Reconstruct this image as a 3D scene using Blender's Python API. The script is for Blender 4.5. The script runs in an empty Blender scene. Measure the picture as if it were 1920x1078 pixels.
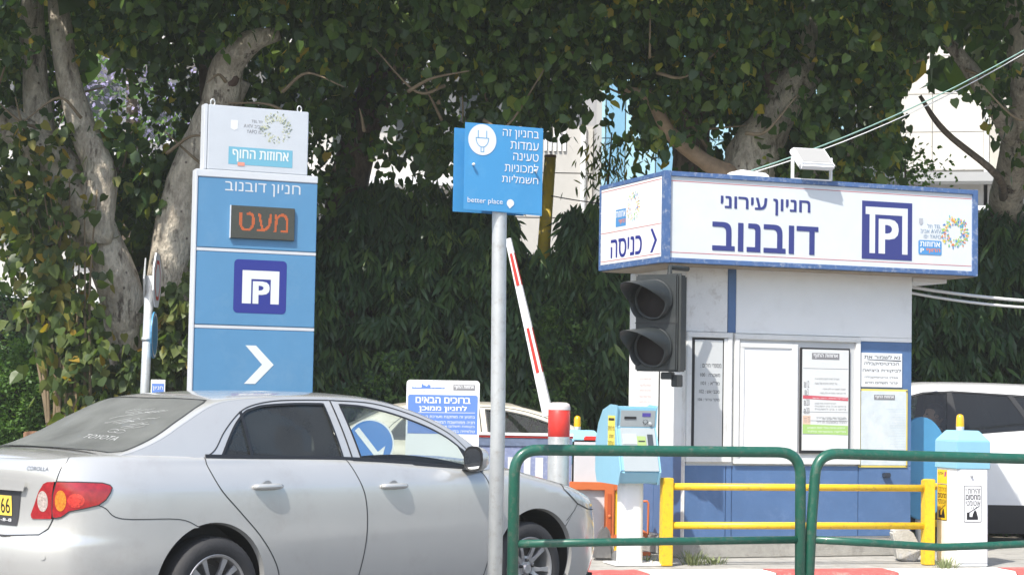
import bpy, bmesh, math, random, re
import numpy as np
from mathutils import Vector, Matrix, noise
from mathutils.geometry import delaunay_2d_cdt
R = math.radians
random.seed(7); rng = np.random.default_rng(7)
scene = bpy.context.scene
col = scene.collection

# ------------------------------------------------------------------ camera, world, sun
cam = bpy.data.objects.new('camera', bpy.data.cameras.new('camera')); col.objects.link(cam)
scene.camera = cam
cam.data.lens = 67.5; cam.data.sensor_width = 36; cam.data.clip_start = .1; cam.data.clip_end = 1500
cp_, cr_ = R(3.24), R(1.0)
F_ = Vector((0, math.cos(cp_), math.sin(cp_))); U0_ = Vector((0, -math.sin(cp_), math.cos(cp_))); R0_ = Vector((1, 0, 0))
Rv = R0_*math.cos(cr_) + U0_*math.sin(cr_); Uv = -R0_*math.sin(cr_) + U0_*math.cos(cr_)
cam.matrix_world = Matrix.Translation((0, 0, 1.48)) @ Matrix((Rv, Uv, -F_)).transposed().to_4x4()
SUN = Vector((.377, .621, -1)).normalized()
SUN_EL = math.asin(-SUN.z)
sun = bpy.data.objects.new('sun', bpy.data.lights.new('sun', 'SUN')); col.objects.link(sun)
sun.data.energy = 3.9; sun.data.angle = R(.53); sun.data.color = (1, .95, .87)
sun.rotation_euler = SUN.to_track_quat('-Z', 'Y').to_euler()
world = bpy.data.worlds.new('World'); scene.world = world; world.use_nodes = True
wn = world.node_tree; bg = wn.nodes['Background']
sky = wn.nodes.new('ShaderNodeTexSky'); sky.sky_type = 'NISHITA'; sky.sun_disc = False
sky.sun_elevation = SUN_EL; sky.sun_rotation = math.atan2(-SUN.x, -SUN.y)
sky.air_density = 1.0; sky.dust_density = 2.2; sky.ozone_density = 1.0
wn.links.new(sky.outputs[0], bg.inputs[0]); bg.inputs[1].default_value = .15
scene.view_settings.view_transform = 'Standard'; scene.view_settings.look = 'None'
scene.view_settings.exposure = .74; scene.view_settings.gamma = 1

# ------------------------------------------------------------------ materials
def srgb(r, g, b):
    f = lambda c: (c/255/12.92) if c <= 10 else ((c/255+.055)/1.055)**2.4
    return (f(r), f(g), f(b))
MATS = {}
def mat(name, c, rough=.5, metal=0, var=.0, vscale=6, bump=0, bscale=60, coat=0, emit=0, spec=.5, dirt=None, dscale=3, damt=.5, alpha=None):
    if name in MATS: return MATS[name]
    m = bpy.data.materials.new(name); m.use_nodes = True; nt = m.node_tree
    b = nt.nodes['Principled BSDF']; b.inputs['Roughness'].default_value = rough; b.inputs['Metallic'].default_value = metal
    b.inputs['Specular IOR Level'].default_value = spec
    b.inputs['Base Color'].default_value = (*c, 1); b.inputs['Coat Weight'].default_value = coat; b.inputs['Coat Roughness'].default_value = .08
    tc = nt.nodes.new('ShaderNodeTexCoord')
    out = None
    if var:
        n = nt.nodes.new('ShaderNodeTexNoise'); n.inputs['Scale'].default_value = vscale; n.inputs['Detail'].default_value = 6; n.inputs['Roughness'].default_value = .65
        nt.links.new(tc.outputs['Object'], n.inputs['Vector'])
        mr = nt.nodes.new('ShaderNodeMapRange'); mr.inputs[1].default_value = .3; mr.inputs[2].default_value = .7
        mr.inputs[3].default_value = 1-var; mr.inputs[4].default_value = 1+var*.6
        nt.links.new(n.outputs[0], mr.inputs[0])
        vm = nt.nodes.new('ShaderNodeVectorMath'); vm.operation = 'SCALE'; vm.inputs[0].default_value = c
        nt.links.new(mr.outputs[0], vm.inputs['Scale']); out = vm.outputs[0]
    if dirt:
        n = nt.nodes.new('ShaderNodeTexNoise'); n.inputs['Scale'].default_value = dscale; n.inputs['Detail'].default_value = 9; n.inputs['Roughness'].default_value = .75
        nt.links.new(tc.outputs['Object'], n.inputs['Vector'])
        mr = nt.nodes.new('ShaderNodeMapRange'); mr.inputs[1].default_value = .52; mr.inputs[2].default_value = .72; mr.inputs[4].default_value = damt
        nt.links.new(n.outputs[0], mr.inputs[0])
        mx = nt.nodes.new('ShaderNodeMix'); mx.data_type = 'RGBA'
        nt.links.new(mr.outputs[0], mx.inputs['Factor'])
        if out: nt.links.new(out, mx.inputs[6])
        else: mx.inputs[6].default_value = (*c, 1)
        mx.inputs[7].default_value = (*dirt, 1); out = mx.outputs[2]
    if out: nt.links.new(out, b.inputs['Base Color'])
    if bump:
        n = nt.nodes.new('ShaderNodeTexNoise'); n.inputs['Scale'].default_value = bscale; n.inputs['Detail'].default_value = 5
        nt.links.new(tc.outputs['Object'], n.inputs['Vector'])
        bp = nt.nodes.new('ShaderNodeBump'); bp.inputs['Strength'].default_value = bump; bp.inputs['Distance'].default_value = .01
        nt.links.new(n.outputs[0], bp.inputs['Height']); nt.links.new(bp.outputs[0], b.inputs['Normal'])
    if emit: b.inputs['Emission Color'].default_value = (*c, 1); b.inputs['Emission Strength'].default_value = emit
    MATS[name] = m; return m
def glass(name, tint, dust=0, dustc=(.5, .5, .5), refl=1.0, dscale=90):
    if name in MATS: return MATS[name]
    m = bpy.data.materials.new(name); m.use_nodes = True; nt = m.node_tree; nt.nodes.clear()
    o = nt.nodes.new('ShaderNodeOutputMaterial'); t = nt.nodes.new('ShaderNodeBsdfTransparent'); t.inputs[0].default_value = (*tint, 1)
    g = nt.nodes.new('ShaderNodeBsdfGlossy'); g.inputs['Roughness'].default_value = .02; g.inputs[0].default_value = (refl, refl, refl, 1)
    fr = nt.nodes.new('ShaderNodeFresnel'); ge = nt.nodes.new('ShaderNodeNewGeometry'); io = nt.nodes.new('ShaderNodeMapRange'); io.inputs[3].default_value = 1.5; io.inputs[4].default_value = .6667
    nt.links.new(ge.outputs['Backfacing'], io.inputs[0]); nt.links.new(io.outputs[0], fr.inputs[0])   # a thin pane reflects alike from both sides
    ms = nt.nodes.new('ShaderNodeMixShader'); nt.links.new(fr.outputs[0], ms.inputs[0]); nt.links.new(t.outputs[0], ms.inputs[1]); nt.links.new(g.outputs[0], ms.inputs[2])
    last = ms.outputs[0]
    if dust:
        d = nt.nodes.new('ShaderNodeBsdfDiffuse'); d.inputs[0].default_value = (*dustc, 1)
        tc = nt.nodes.new('ShaderNodeTexCoord'); n = nt.nodes.new('ShaderNodeTexNoise'); n.inputs['Scale'].default_value = dscale; n.inputs['Detail'].default_value = 8; n.inputs['Roughness'].default_value = .8
        n2 = nt.nodes.new('ShaderNodeTexNoise'); n2.inputs['Scale'].default_value = 4; n2.inputs['Detail'].default_value = 3
        nt.links.new(tc.outputs['Object'], n.inputs['Vector']); nt.links.new(tc.outputs['Object'], n2.inputs['Vector'])
        ad = nt.nodes.new('ShaderNodeMath'); ad.operation = 'ADD'; nt.links.new(n.outputs[0], ad.inputs[0]); nt.links.new(n2.outputs[0], ad.inputs[1])
        mr = nt.nodes.new('ShaderNodeMapRange'); mr.inputs[1].default_value = .7; mr.inputs[2].default_value = 1.3; mr.inputs[3].default_value = dust*.75; mr.inputs[4].default_value = min(1, dust*1.3)
        nt.links.new(ad.outputs[0], mr.inputs[0])
        m2 = nt.nodes.new('ShaderNodeMixShader'); nt.links.new(mr.outputs[0], m2.inputs[0]); nt.links.new(last, m2.inputs[1]); nt.links.new(d.outputs[0], m2.inputs[2]); last = m2.outputs[0]
    nt.links.new(last, o.inputs[0]); MATS[name] = m; return m
def leafmat(name, stops, trans=.35, rough=.5):
    if name in MATS: return MATS[name]
    m = bpy.data.materials.new(name); m.use_nodes = True; nt = m.node_tree; nt.nodes.clear()
    o = nt.nodes.new('ShaderNodeOutputMaterial'); a = nt.nodes.new('ShaderNodeAttribute'); a.attribute_name = 'rnd'
    oi = nt.nodes.new('ShaderNodeObjectInfo'); ad = nt.nodes.new('ShaderNodeMath'); ad.operation = 'ADD'
    mu = nt.nodes.new('ShaderNodeMath'); mu.operation = 'MULTIPLY'; mu.inputs[1].default_value = .0
    nt.links.new(oi.outputs['Random'], mu.inputs[0]); nt.links.new(a.outputs['Fac'], ad.inputs[0]); nt.links.new(mu.outputs[0], ad.inputs[1])
    r = nt.nodes.new('ShaderNodeValToRGB'); nt.links.new(ad.outputs[0], r.inputs[0])
    r.color_ramp.elements[0].position = stops[0][0]; r.color_ramp.elements[0].color = (*stops[0][1], 1)
    r.color_ramp.elements[1].position = stops[-1][0]; r.color_ramp.elements[1].color = (*stops[-1][1], 1)
    for p, c in stops[1:-1]:
        e = r.color_ramp.elements.new(p); e.color = (*c, 1)
    b = nt.nodes.new('ShaderNodeBsdfPrincipled'); b.inputs['Roughness'].default_value = rough; nt.links.new(r.outputs[0], b.inputs['Base Color'])
    t = nt.nodes.new('ShaderNodeBsdfTranslucent')
    vm = nt.nodes.new('ShaderNodeVectorMath'); vm.operation = 'MULTIPLY'; vm.inputs[1].default_value = (1.5, 1.6, .6); nt.links.new(r.outputs[0], vm.inputs[0]); nt.links.new(vm.outputs[0], t.inputs[0])
    ms = nt.nodes.new('ShaderNodeMixShader'); ms.inputs[0].default_value = trans
    nt.links.new(b.outputs[0], ms.inputs[1]); nt.links.new(t.outputs[0], ms.inputs[2]); nt.links.new(ms.outputs[0], o.inputs[0])
    MATS[name] = m; return m
W = lambda *a: srgb(*a)
white = mat('white_paint', (.84, .85, .84), .42, var=.03, vscale=3, dirt=(.5, .47, .42), dscale=3.2, damt=.22)
white_clean = mat('white_print', (.80, .81, .82), .4)
white_dirty = mat('white_weathered', (.78, .78, .76), .55, var=.06, vscale=5, dirt=(.25, .19, .13), dscale=9, damt=.5)
alu = mat('white_aluminium', (.72, .73, .72), .4, var=.05, dirt=(.4, .38, .33), dscale=7, damt=.35)
navy = mat('navy_print', (.035, .045, .20), .5)
navy2 = mat('deep_blue_print', (.025, .035, .24), .4)
booth_blue = mat('booth_blue', (.085, .165, .33), .4, var=.12, vscale=3, dirt=(.16, .25, .45), dscale=3.5, damt=.5)
frame_blue = mat('sign_frame_blue', (.07, .14, .31), .45, var=.15, vscale=9, dirt=(.6, .62, .62), dscale=22, damt=.6)
totem_blue = mat('totem_blue', (.095, .255, .44), .42, var=.06, vscale=2, dirt=(.20, .34, .48), dscale=1.6, damt=.35)
ev_blue = mat('electric_sign_blue', (.065, .30, .59), .35, var=.05, vscale=3, dirt=(.16, .40, .64), dscale=4, damt=.4)
ev_grey = mat('electric_sign_print', (.74, .76, .78), .4)
totem_grey = mat('totem_grey', (.62, .65, .68), .4, metal=.25, var=.04)
totem_rim = mat('totem_rim_grey', (.66, .68, .70), .35, metal=.2, var=.04)
black = mat('black_rubber', (.02, .02, .022), .6)
darkgrey = mat('dark_grey_plastic', (.022, .027, .028), .5, var=.1, vscale=8, dirt=(.07, .07, .065), dscale=9, damt=.5)
red = mat('red_reflective', (.62, .04, .03), .4, var=.06)
green_paint = mat('green_rail_paint', (.010, .095, .060), .34, var=.15, vscale=12, dirt=(.12, .13, .10), dscale=26, damt=.9, coat=.25)
yellow = mat('yellow_barrier_paint', (.78, .50, .02), .42, var=.08, vscale=10, dirt=(.30, .19, .07), dscale=22, damt=.8)
galv = mat('galvanised_steel', (.56, .58, .58), .42, metal=.45, var=.1, vscale=10, dirt=(.30, .27, .23), dscale=17, damt=.6)
asphalt = mat('asphalt', (.105, .102, .098), .9, var=.3, vscale=30, bump=.5, bscale=200)
concrete = mat('concrete', (.36, .35, .32), .85, var=.2, vscale=8, bump=.5, bscale=90, dirt=(.12, .11, .09), dscale=5, damt=.7)
paving = mat('paving_stone', (.33, .32, .30), .85, var=.2, vscale=8, bump=.4, bscale=80)
kerb_red = mat('kerb_red_paint', (.50, .10, .09), .7, var=.2, vscale=14, bump=.7, bscale=50, dirt=(.40, .33, .28), dscale=9, damt=.75)
kerb_white = mat('kerb_white_paint', (.74, .72, .68), .75, var=.1, vscale=14, bump=.7, bscale=50, dirt=(.14, .12, .10), dscale=11, damt=.85)
cyan = mat('light_blue_paint', (.25, .50, .63), .4, var=.04, vscale=4)
amber = mat('amber_lens', (.75, .42, .01), .25, coat=.5)
orange = mat('orange_plastic', (.55, .14, .04), .5, var=.1, dirt=(.3, .12, .06), damt=.5)
def barkmat(name, c1, c2, c3):
    m = bpy.data.materials.new(name); m.use_nodes = True; nt = m.node_tree; b = nt.nodes['Principled BSDF']; b.inputs['Roughness'].default_value = .85
    tc = nt.nodes.new('ShaderNodeTexCoord'); L = nt.links
    def nz_(sc, det=6, ro=.6, stretch=(1, 1, 1)):
        mp = nt.nodes.new('ShaderNodeMapping'); mp.inputs['Scale'].default_value = stretch; L.new(tc.outputs['Object'], mp.inputs[0])
        n = nt.nodes.new('ShaderNodeTexNoise'); n.inputs['Scale'].default_value = sc; n.inputs['Detail'].default_value = det; n.inputs['Roughness'].default_value = ro; L.new(mp.outputs[0], n.inputs['Vector']); return n.outputs[0]
    def ramp(v, a, b_):
        r = nt.nodes.new('ShaderNodeMapRange'); r.inputs[1].default_value = a; r.inputs[2].default_value = b_; L.new(v, r.inputs[0]); return r.outputs[0]
    def mix(f, a, b_):
        x = nt.nodes.new('ShaderNodeMix'); x.data_type = 'RGBA'; L.new(f, x.inputs[0])
        for k, q in ((6, a), (7, b_)):
            if isinstance(q, tuple): x.inputs[k].default_value = (*q, 1)
            else: L.new(q, x.inputs[k])
        return x.outputs[2]
    p = ramp(nz_(4.5, 8, .7, (1, 1, .6)), .44, .56); q = ramp(nz_(9, 10, .75, (1, 1, .22)), .56, .64); w = ramp(nz_(30, 4, .6, (1, 1, .5)), .3, .7)
    v = nt.nodes.new('ShaderNodeTexVoronoi'); v.inputs['Scale'].default_value = 7; L.new(tc.outputs['Object'], v.inputs['Vector']); k = ramp(v.outputs[0], .13, .05)
    c = mix(p, c1, c2); c = mix(q, c, c3); c = mix(k, c, c3)
    g = nt.nodes.new('ShaderNodeVectorMath'); g.operation = 'SCALE'; L.new(c, g.inputs[0])
    r = nt.nodes.new('ShaderNodeMapRange'); r.inputs[3].default_value = .75; r.inputs[4].default_value = 1.2; L.new(w, r.inputs[0]); L.new(r.outputs[0], g.inputs['Scale']); L.new(g.outputs[0], b.inputs['Base Color'])
    ad = nt.nodes.new('ShaderNodeMath'); ad.operation = 'SUBTRACT'; L.new(w, ad.inputs[0]); L.new(q, ad.inputs[1])
    bp = nt.nodes.new('ShaderNodeBump'); bp.inputs['Strength'].default_value = .8; bp.inputs['Distance'].default_value = .02; L.new(ad.outputs[0], bp.inputs['Height']); L.new(bp.outputs[0], b.inputs['Normal'])
    MATS[name] = m; return m
bark = barkmat('pale_bark', (.56, .50, .40), (.38, .33, .26), (.13, .10, .08))
bark_dark = barkmat('dark_bark', (.17, .13, .095), (.11, .085, .06), (.04, .03, .025))
stemmat = mat('brown_stem', (.20, .15, .09), .8, var=.3)

# ------------------------------------------------------------------ object helpers
def link(name, me, m=None, parent=None, smooth=False, kind=None):
    o = bpy.data.objects.new(name, me); col.objects.link(o)
    if parent is not None: o.parent = parent
    if m is not None:
        for k in (m if isinstance(m, (list, tuple)) else [m]): me.materials.append(k)
    if smooth: me.shade_smooth()
    if kind: o['kind'] = kind
    return o
def mesh(name, vs, fs):
    me = bpy.data.meshes.new(name); me.from_pydata([tuple(v) for v in vs], [], [tuple(f) for f in fs]); me.update(); return me
def tag(o, label, cat, group=None, kind=None):
    if label: o['label'] = label
    if cat: o['category'] = cat
    if group: o['group'] = group
    if kind: o['kind'] = kind
    return o
def thing(name, label, cat, loc=(0, 0, 0), rz=0, group=None):
    o = bpy.data.objects.new(name, None); col.objects.link(o); o.location = loc; o.rotation_euler = (0, 0, R(rz)); o.empty_display_size = .1
    return tag(o, label, cat, group)
class MB:
    def __init__(s): s.v = []; s.f = []; s.mi = []
    def add(s, vs, fs, mi=0):
        n = len(s.v); s.v += [tuple(v) for v in vs]; s.f += [tuple(n+i for i in f) for f in fs]; s.mi += [mi]*len(fs); return s
    def box(s, x0, x1, y0, y1, z0, z1, mi=0, M=None):
        vs = [Vector((x, y, z)) for z in (z0, z1) for y in (y0, y1) for x in (x0, x1)]
        if M: vs = [M @ v for v in vs]
        return s.add(vs, [(0, 2, 3, 1), (4, 5, 7, 6), (0, 1, 5, 4), (2, 6, 7, 3), (0, 4, 6, 2), (1, 3, 7, 5)], mi)
    def tube(s, pts, r, n=10, mi=0, cap=True):
        pts = [Vector(p) for p in pts]; rs = r if isinstance(r, (list, tuple)) else [r]*len(pts)
        ax = None; rings = []
        for i, p in enumerate(pts):
            t = (pts[min(i+1, len(pts)-1)]-pts[max(i-1, 0)]).normalized()
            if ax is None: ax = t.orthogonal().normalized()
            ax = (ax - t*ax.dot(t)).normalized(); b = t.cross(ax)
            rings.append([p+(ax*math.cos(2*math.pi*k/n)+b*math.sin(2*math.pi*k/n))*rs[i] for k in range(n)])
        vs = [v for rg in rings for v in rg]; fs = []
        for i in range(len(pts)-1):
            for k in range(n): fs.append((i*n+k, i*n+(k+1) % n, (i+1)*n+(k+1) % n, (i+1)*n+k))
        if cap: fs += [tuple(range(n))[::-1], tuple((len(pts)-1)*n+k for k in range(n))]
        return s.add(vs, fs, mi)
    def lathe(s, prof, c=(0, 0, 0), axis='Z', n=24, mi=0):
        vs = []; fs = []
        for r_, h in prof:
            for k in range(n):
                a = 2*math.pi*k/n; x, y, z = r_*math.cos(a), r_*math.sin(a), h
                if axis == 'Y': x, y, z = x, h, y
                if axis == 'X': x, y, z = h, x, y
                vs.append((x+c[0], y+c[1], z+c[2]))
        for i in range(len(prof)-1):
            for k in range(n): fs.append((i*n+k, i*n+(k+1) % n, (i+1)*n+(k+1) % n, (i+1)*n+k))
        return s.add(vs, fs, mi)
    def prism(s, poly, y0, y1, mi=0, M=None):  # poly in (x,z), extruded in y
        n = len(poly); vs = [Vector((x, y0, z)) for x, z in poly]+[Vector((x, y1, z)) for x, z in poly]
        if M: vs = [M @ v for v in vs]
        return s.add(vs, [tuple(range(n)), tuple(range(n, 2*n))[::-1]]+[(i, n+i, n+(i+1) % n, (i+1) % n) for i in range(n)], mi)
    def build(s, name, m, parent=None, smooth=False, bevel=0, kind=None, auto=False, segs=2):
        me = mesh(name, s.v, s.f)
        bm = bmesh.new(); bm.from_mesh(me)
        if bevel:
            es = [e for e in bm.edges if len(e.link_faces) == 2 and e.calc_face_angle(0) > .5]
            bmesh.ops.bevel(bm, geom=es, offset=bevel, segments=segs, affect='EDGES', clamp_overlap=True)
        bmesh.ops.recalc_face_normals(bm, faces=bm.faces); bm.to_mesh(me); bm.free()
        if not bevel and len(set(s.mi)) > 1: me.polygons.foreach_set('material_index', s.mi)
        o = link(name, me, m, parent, smooth, kind)
        if auto: me.shade_smooth(); me.set_sharp_from_angle(angle=R(38))
        return o
def box(name, x0, x1, y0, y1, z0, z1, m, parent=None, bevel=.004):
    return MB().box(x0, x1, y0, y1, z0, z1).build(name, m, parent, bevel=bevel)
def rrect(x0, x1, z0, z1, r, n=5):
    pts = []
    for cx, cz, a0 in ((x1-r, z1-r, 0), (x0+r, z1-r, 90), (x0+r, z0+r, 180), (x1-r, z0+r, 270)):
        for k in range(n+1): a = R(a0+90*k/n); pts.append((cx+r*math.cos(a), cz+r*math.sin(a)))
    return pts
def copy_tree(o, parent=None):
    c = o.copy(); col.objects.link(c); c.parent = parent
    for ch in o.children: copy_tree(ch, c)
    return c
# text --------------------------------------------------------------
def rtl(s):
    toks = s.split(' ')[::-1]
    heb = lambda t: any('\u0590' <= c <= '\u05ff' for c in t)
    return ' '.join(t[::-1] if heb(t) else t for t in toks)
TC = {}
def text2d(s, bold=0):
    key = s
    if key in TC: return TC[key]
    c = bpy.data.curves.new('lettering', 'FONT'); c.body = rtl(s) if any('\u0590' <= ch <= '\u05ff' for ch in s) else s
    c.size = 1; c.resolution_u = 3; c.fill_mode = 'NONE'
    o = bpy.data.objects.new('lettering', c); col.objects.link(o)
    dg = bpy.context.evaluated_depsgraph_get(); me = o.evaluated_get(dg).to_mesh()
    v = np.array([p.co[:2] for p in me.vertices]).reshape(-1, 2); es = [tuple(e.vertices) for e in me.edges]
    nxt = {}                                             # chain the outline, keep its direction, fill by winding number
    for a, b in es: nxt.setdefault(a, []).append(b); nxt.setdefault(b, []).append(a)
    done = set(); loops = []
    for a in sorted(nxt):
        if a in done: continue
        L = [a]; done.add(a); cur = a
        while True:
            c2 = [q for q in nxt[cur] if q not in done]
            if not c2: break
            cur = a+1 if (cur == a and a+1 in c2) else c2[0]; L.append(cur); done.add(cur)
        if len(L) > 2: loops.append(L)
    if loops:
        ed = [(L[i], L[(i+1) % len(L)]) for L in loops for i in range(len(L))]
        rr = delaunay_2d_cdt([Vector(p) for p in v], ed, [], 0, 1e-6)
        nv = np.array([tuple(p) for p in rr[0]]); nf = np.array(rr[2]); cc_ = nv[nf].mean(1); wnum = np.zeros(len(nf), int)
        for L in loops:
            for i in range(len(L)):
                (x0, y0), (x1, y1) = v[L[i]], v[L[(i+1) % len(L)]]
                side = (x1-x0)*(cc_[:, 1]-y0)-(cc_[:, 0]-x0)*(y1-y0)
                wnum += ((y0 <= cc_[:, 1]) & (y1 > cc_[:, 1]) & (side > 0)).astype(int)-((y0 > cc_[:, 1]) & (y1 <= cc_[:, 1]) & (side < 0)).astype(int)
        v = nv; f = [tuple(int(k) for k in q) for q in nf[wnum != 0]]
    else: f = []
    bpy.data.objects.remove(o); bpy.data.curves.remove(c)
    if len(v):
        lo = v.min(0); hi = v.max(0); v = (v-lo)/np.maximum(hi-lo, 1e-6)
        asp = (hi-lo)[0]/(hi-lo)[1]
    else: asp = 1
    TC[key] = (v, f, asp); return TC[key]
def text(s, x0, x1, z0, z1, y, m, parent, bold=0, face='F', name='lettering', shear=0):
    v, f, asp = text2d(s, bold)
    if x1 is None: x1 = x0+(z1-z0)*asp
    if x0 is None: x0 = x1-(z1-z0)*asp
    vs = []; F2 = []; h = (z1-z0)*bold
    offs = [(0, 0)] if bold <= 0 else ([(-1, -.6), (1, .6), (-1, .6), (1, -.6), (0, 0)] if bold > .015 else [(-1, 0), (1, 0)])
    for i, (ox, oz) in enumerate(offs):                     # heavier strokes: the letter laid down again a little to each side
        n = len(vs); F2 += [tuple(n+k for k in q) for q in f]
        for a, b in v:
            x = x0+h+(x1-x0-2*h)*a+ox*h; z = z0+h*.6+(z1-z0-1.2*h)*b+oz*h; yq = y-i*1.2e-4
            vs.append((x, yq, z) if face == 'F' else (yq, -x, z))   # face L: x measured along -Y
    return link(name, mesh(name, vs, F2), m, parent)
def lines_text(rows, y, m, parent, name='lettering', face='F'):   # many small rows joined into one print
    V = []; Fc = []
    for s, x0, x1, z0, z1 in rows:
        v, f, asp = text2d(s, .01); n = len(V)
        if x0 is None: x0 = x1-(z1-z0)*asp
        if x1 is None: x1 = x0+(z1-z0)*asp
        for a, b in v:
            x = x0+(x1-x0)*a; z = z0+(z1-z0)*b; V.append((x, y, z) if face == 'F' else (y, -x, z))
        Fc += [tuple(n+i for i in q) for q in f]
    return link(name, mesh(name, V, Fc), m, parent, kind='stuff')
def flat(poly, y, m, parent, name='print', face='F'):
    vs = [(x, y, z) if face == 'F' else (y, -x, z) for x, z in poly]
    return link(name, mesh(name, vs, [tuple(range(len(vs)))]), m, parent)
def arc(cx, cz, rx, rz=None, a0=0, a1=360, n=32):
    rz = rx if rz is None else rz
    return [(cx+rx*math.cos(R(a0+(a1-a0)*k/n)), cz+rz*math.sin(R(a0+(a1-a0)*k/n))) for k in range(n+(a1-a0 != 360))]
def logo_ring(cx, cz, r, y, parent, cols, face='F', n=170, name='ring_emblem'):
    mb = MB(); rg = random.Random(3)
    for i in range(n):
        a = rg.uniform(0, 2*math.pi); rr = r*rg.uniform(.42, 1.0); L = r*rg.uniform(.08, .2); w = r*.035; b = a+rg.uniform(-.9, .9)
        px, pz = cx+rr*math.cos(a), cz+rr*math.sin(a); dx, dz = math.cos(b), math.sin(b)
        q = [(px-dz*w, pz+dx*w), (px+dz*w, pz-dx*w), (px+dx*L+dz*w, pz+dz*L-dx*w), (px+dx*L-dz*w, pz+dz*L+dx*w)]
        yy = y-i*2e-6
        mb.add([(x, yy, z) if face == 'F' else (yy, -x, z) for x, z in q], [(0, 1, 2, 3)], rg.randrange(len(cols)))
    me = mesh(name, mb.v, mb.f); me.polygons.foreach_set('material_index', mb.mi)
    return link(name, me, cols, parent)
lc = [mat('logo_lime', (.35, .55, .12), .5), mat('logo_yellow', (.8, .6, .1), .5), mat('logo_orange', (.75, .22, .06), .5), mat('logo_teal', (.1, .42, .45), .5), mat('logo_blue', (.08, .2, .5), .5)]
def inpoly(px, py, poly):
    c = np.zeros(len(px), bool); P = poly; j = len(P)-1
    for i in range(len(P)):
        xi, yi = P[i]; xj, yj = P[j]
        if yi != yj:
            m_ = ((yi > py) != (yj > py)) & (px < (xj-xi)*(py-yi)/(yj-yi)+xi); c ^= m_
        j = i
    return c

# ------------------------------------------------------------------ road vehicles
def crom(P, n=12):
    P = np.array(P, float); Q = np.vstack([2*P[0]-P[1], P, 2*P[-1]-P[-2]]); out = []
    for i in range(1, len(Q)-2):
        p0, p1, p2, p3 = Q[i-1:i+3]
        for t in np.linspace(0, 1, n, endpoint=False):
            out.append(.5*((2*p1)+(-p0+p2)*t+(2*p0-5*p1+4*p2-p3)*t*t+(-p0+3*p1-3*p2+p3)*t**3))
    out.append(P[-1]); return np.array(out)
def dens(poly, step=.02, closed=True):
    out = []; n = len(poly)
    for i in range(n if closed else n-1):
        a = np.array(poly[i], float); b = np.array(poly[(i+1) % n], float); k = max(1, int(np.ceil(np.linalg.norm(b-a)/step)))
        for t in range(k): out.append(a+(b-a)*t/k)
    if not closed: out.append(np.array(poly[-1], float))
    return out
def cdt(poly, holes=(), step=.035, xs=None, ys=None):
    poly = dens(poly); holes = [dens(h) for h in holes]
    P = np.array(poly); V = list(map(tuple, poly)); Eg = [(i, (i+1) % len(poly)) for i in range(len(poly))]
    for h in holes:
        n = len(V); V += list(map(tuple, h)); Eg += [(n+i, n+(i+1) % len(h)) for i in range(len(h))]
    lo, hi = P.min(0), P.max(0)
    gx = np.arange(lo[0]+step*.5, hi[0], step) if xs is None else np.array(xs)
    gy = np.arange(lo[1]+step*.5, hi[1], step) if ys is None else np.array(ys)
    G = np.array([(x, y) for x in gx for y in gy]).reshape(-1, 2)
    if len(G):
        k = inpoly(G[:, 0], G[:, 1], poly)
        for h in holes: k &= ~inpoly(G[:, 0], G[:, 1], h)
        G = G[k]
    if len(G):
        B = np.array(V); d = np.sqrt(((G[:, None]-B[None])**2).sum(2)).min(1); G = G[d > .008]
        V += list(map(tuple, G))
    r = delaunay_2d_cdt([Vector(v) for v in V], Eg, [], 0, 1e-5)
    v = np.array([tuple(p) for p in r[0]]); f = np.array(r[2])
    c = v[f].mean(1); k = inpoly(c[:, 0], c[:, 1], poly)
    for h in holes: k &= ~inpoly(c[:, 0], c[:, 1], h)
    return v, f[k]
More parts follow.
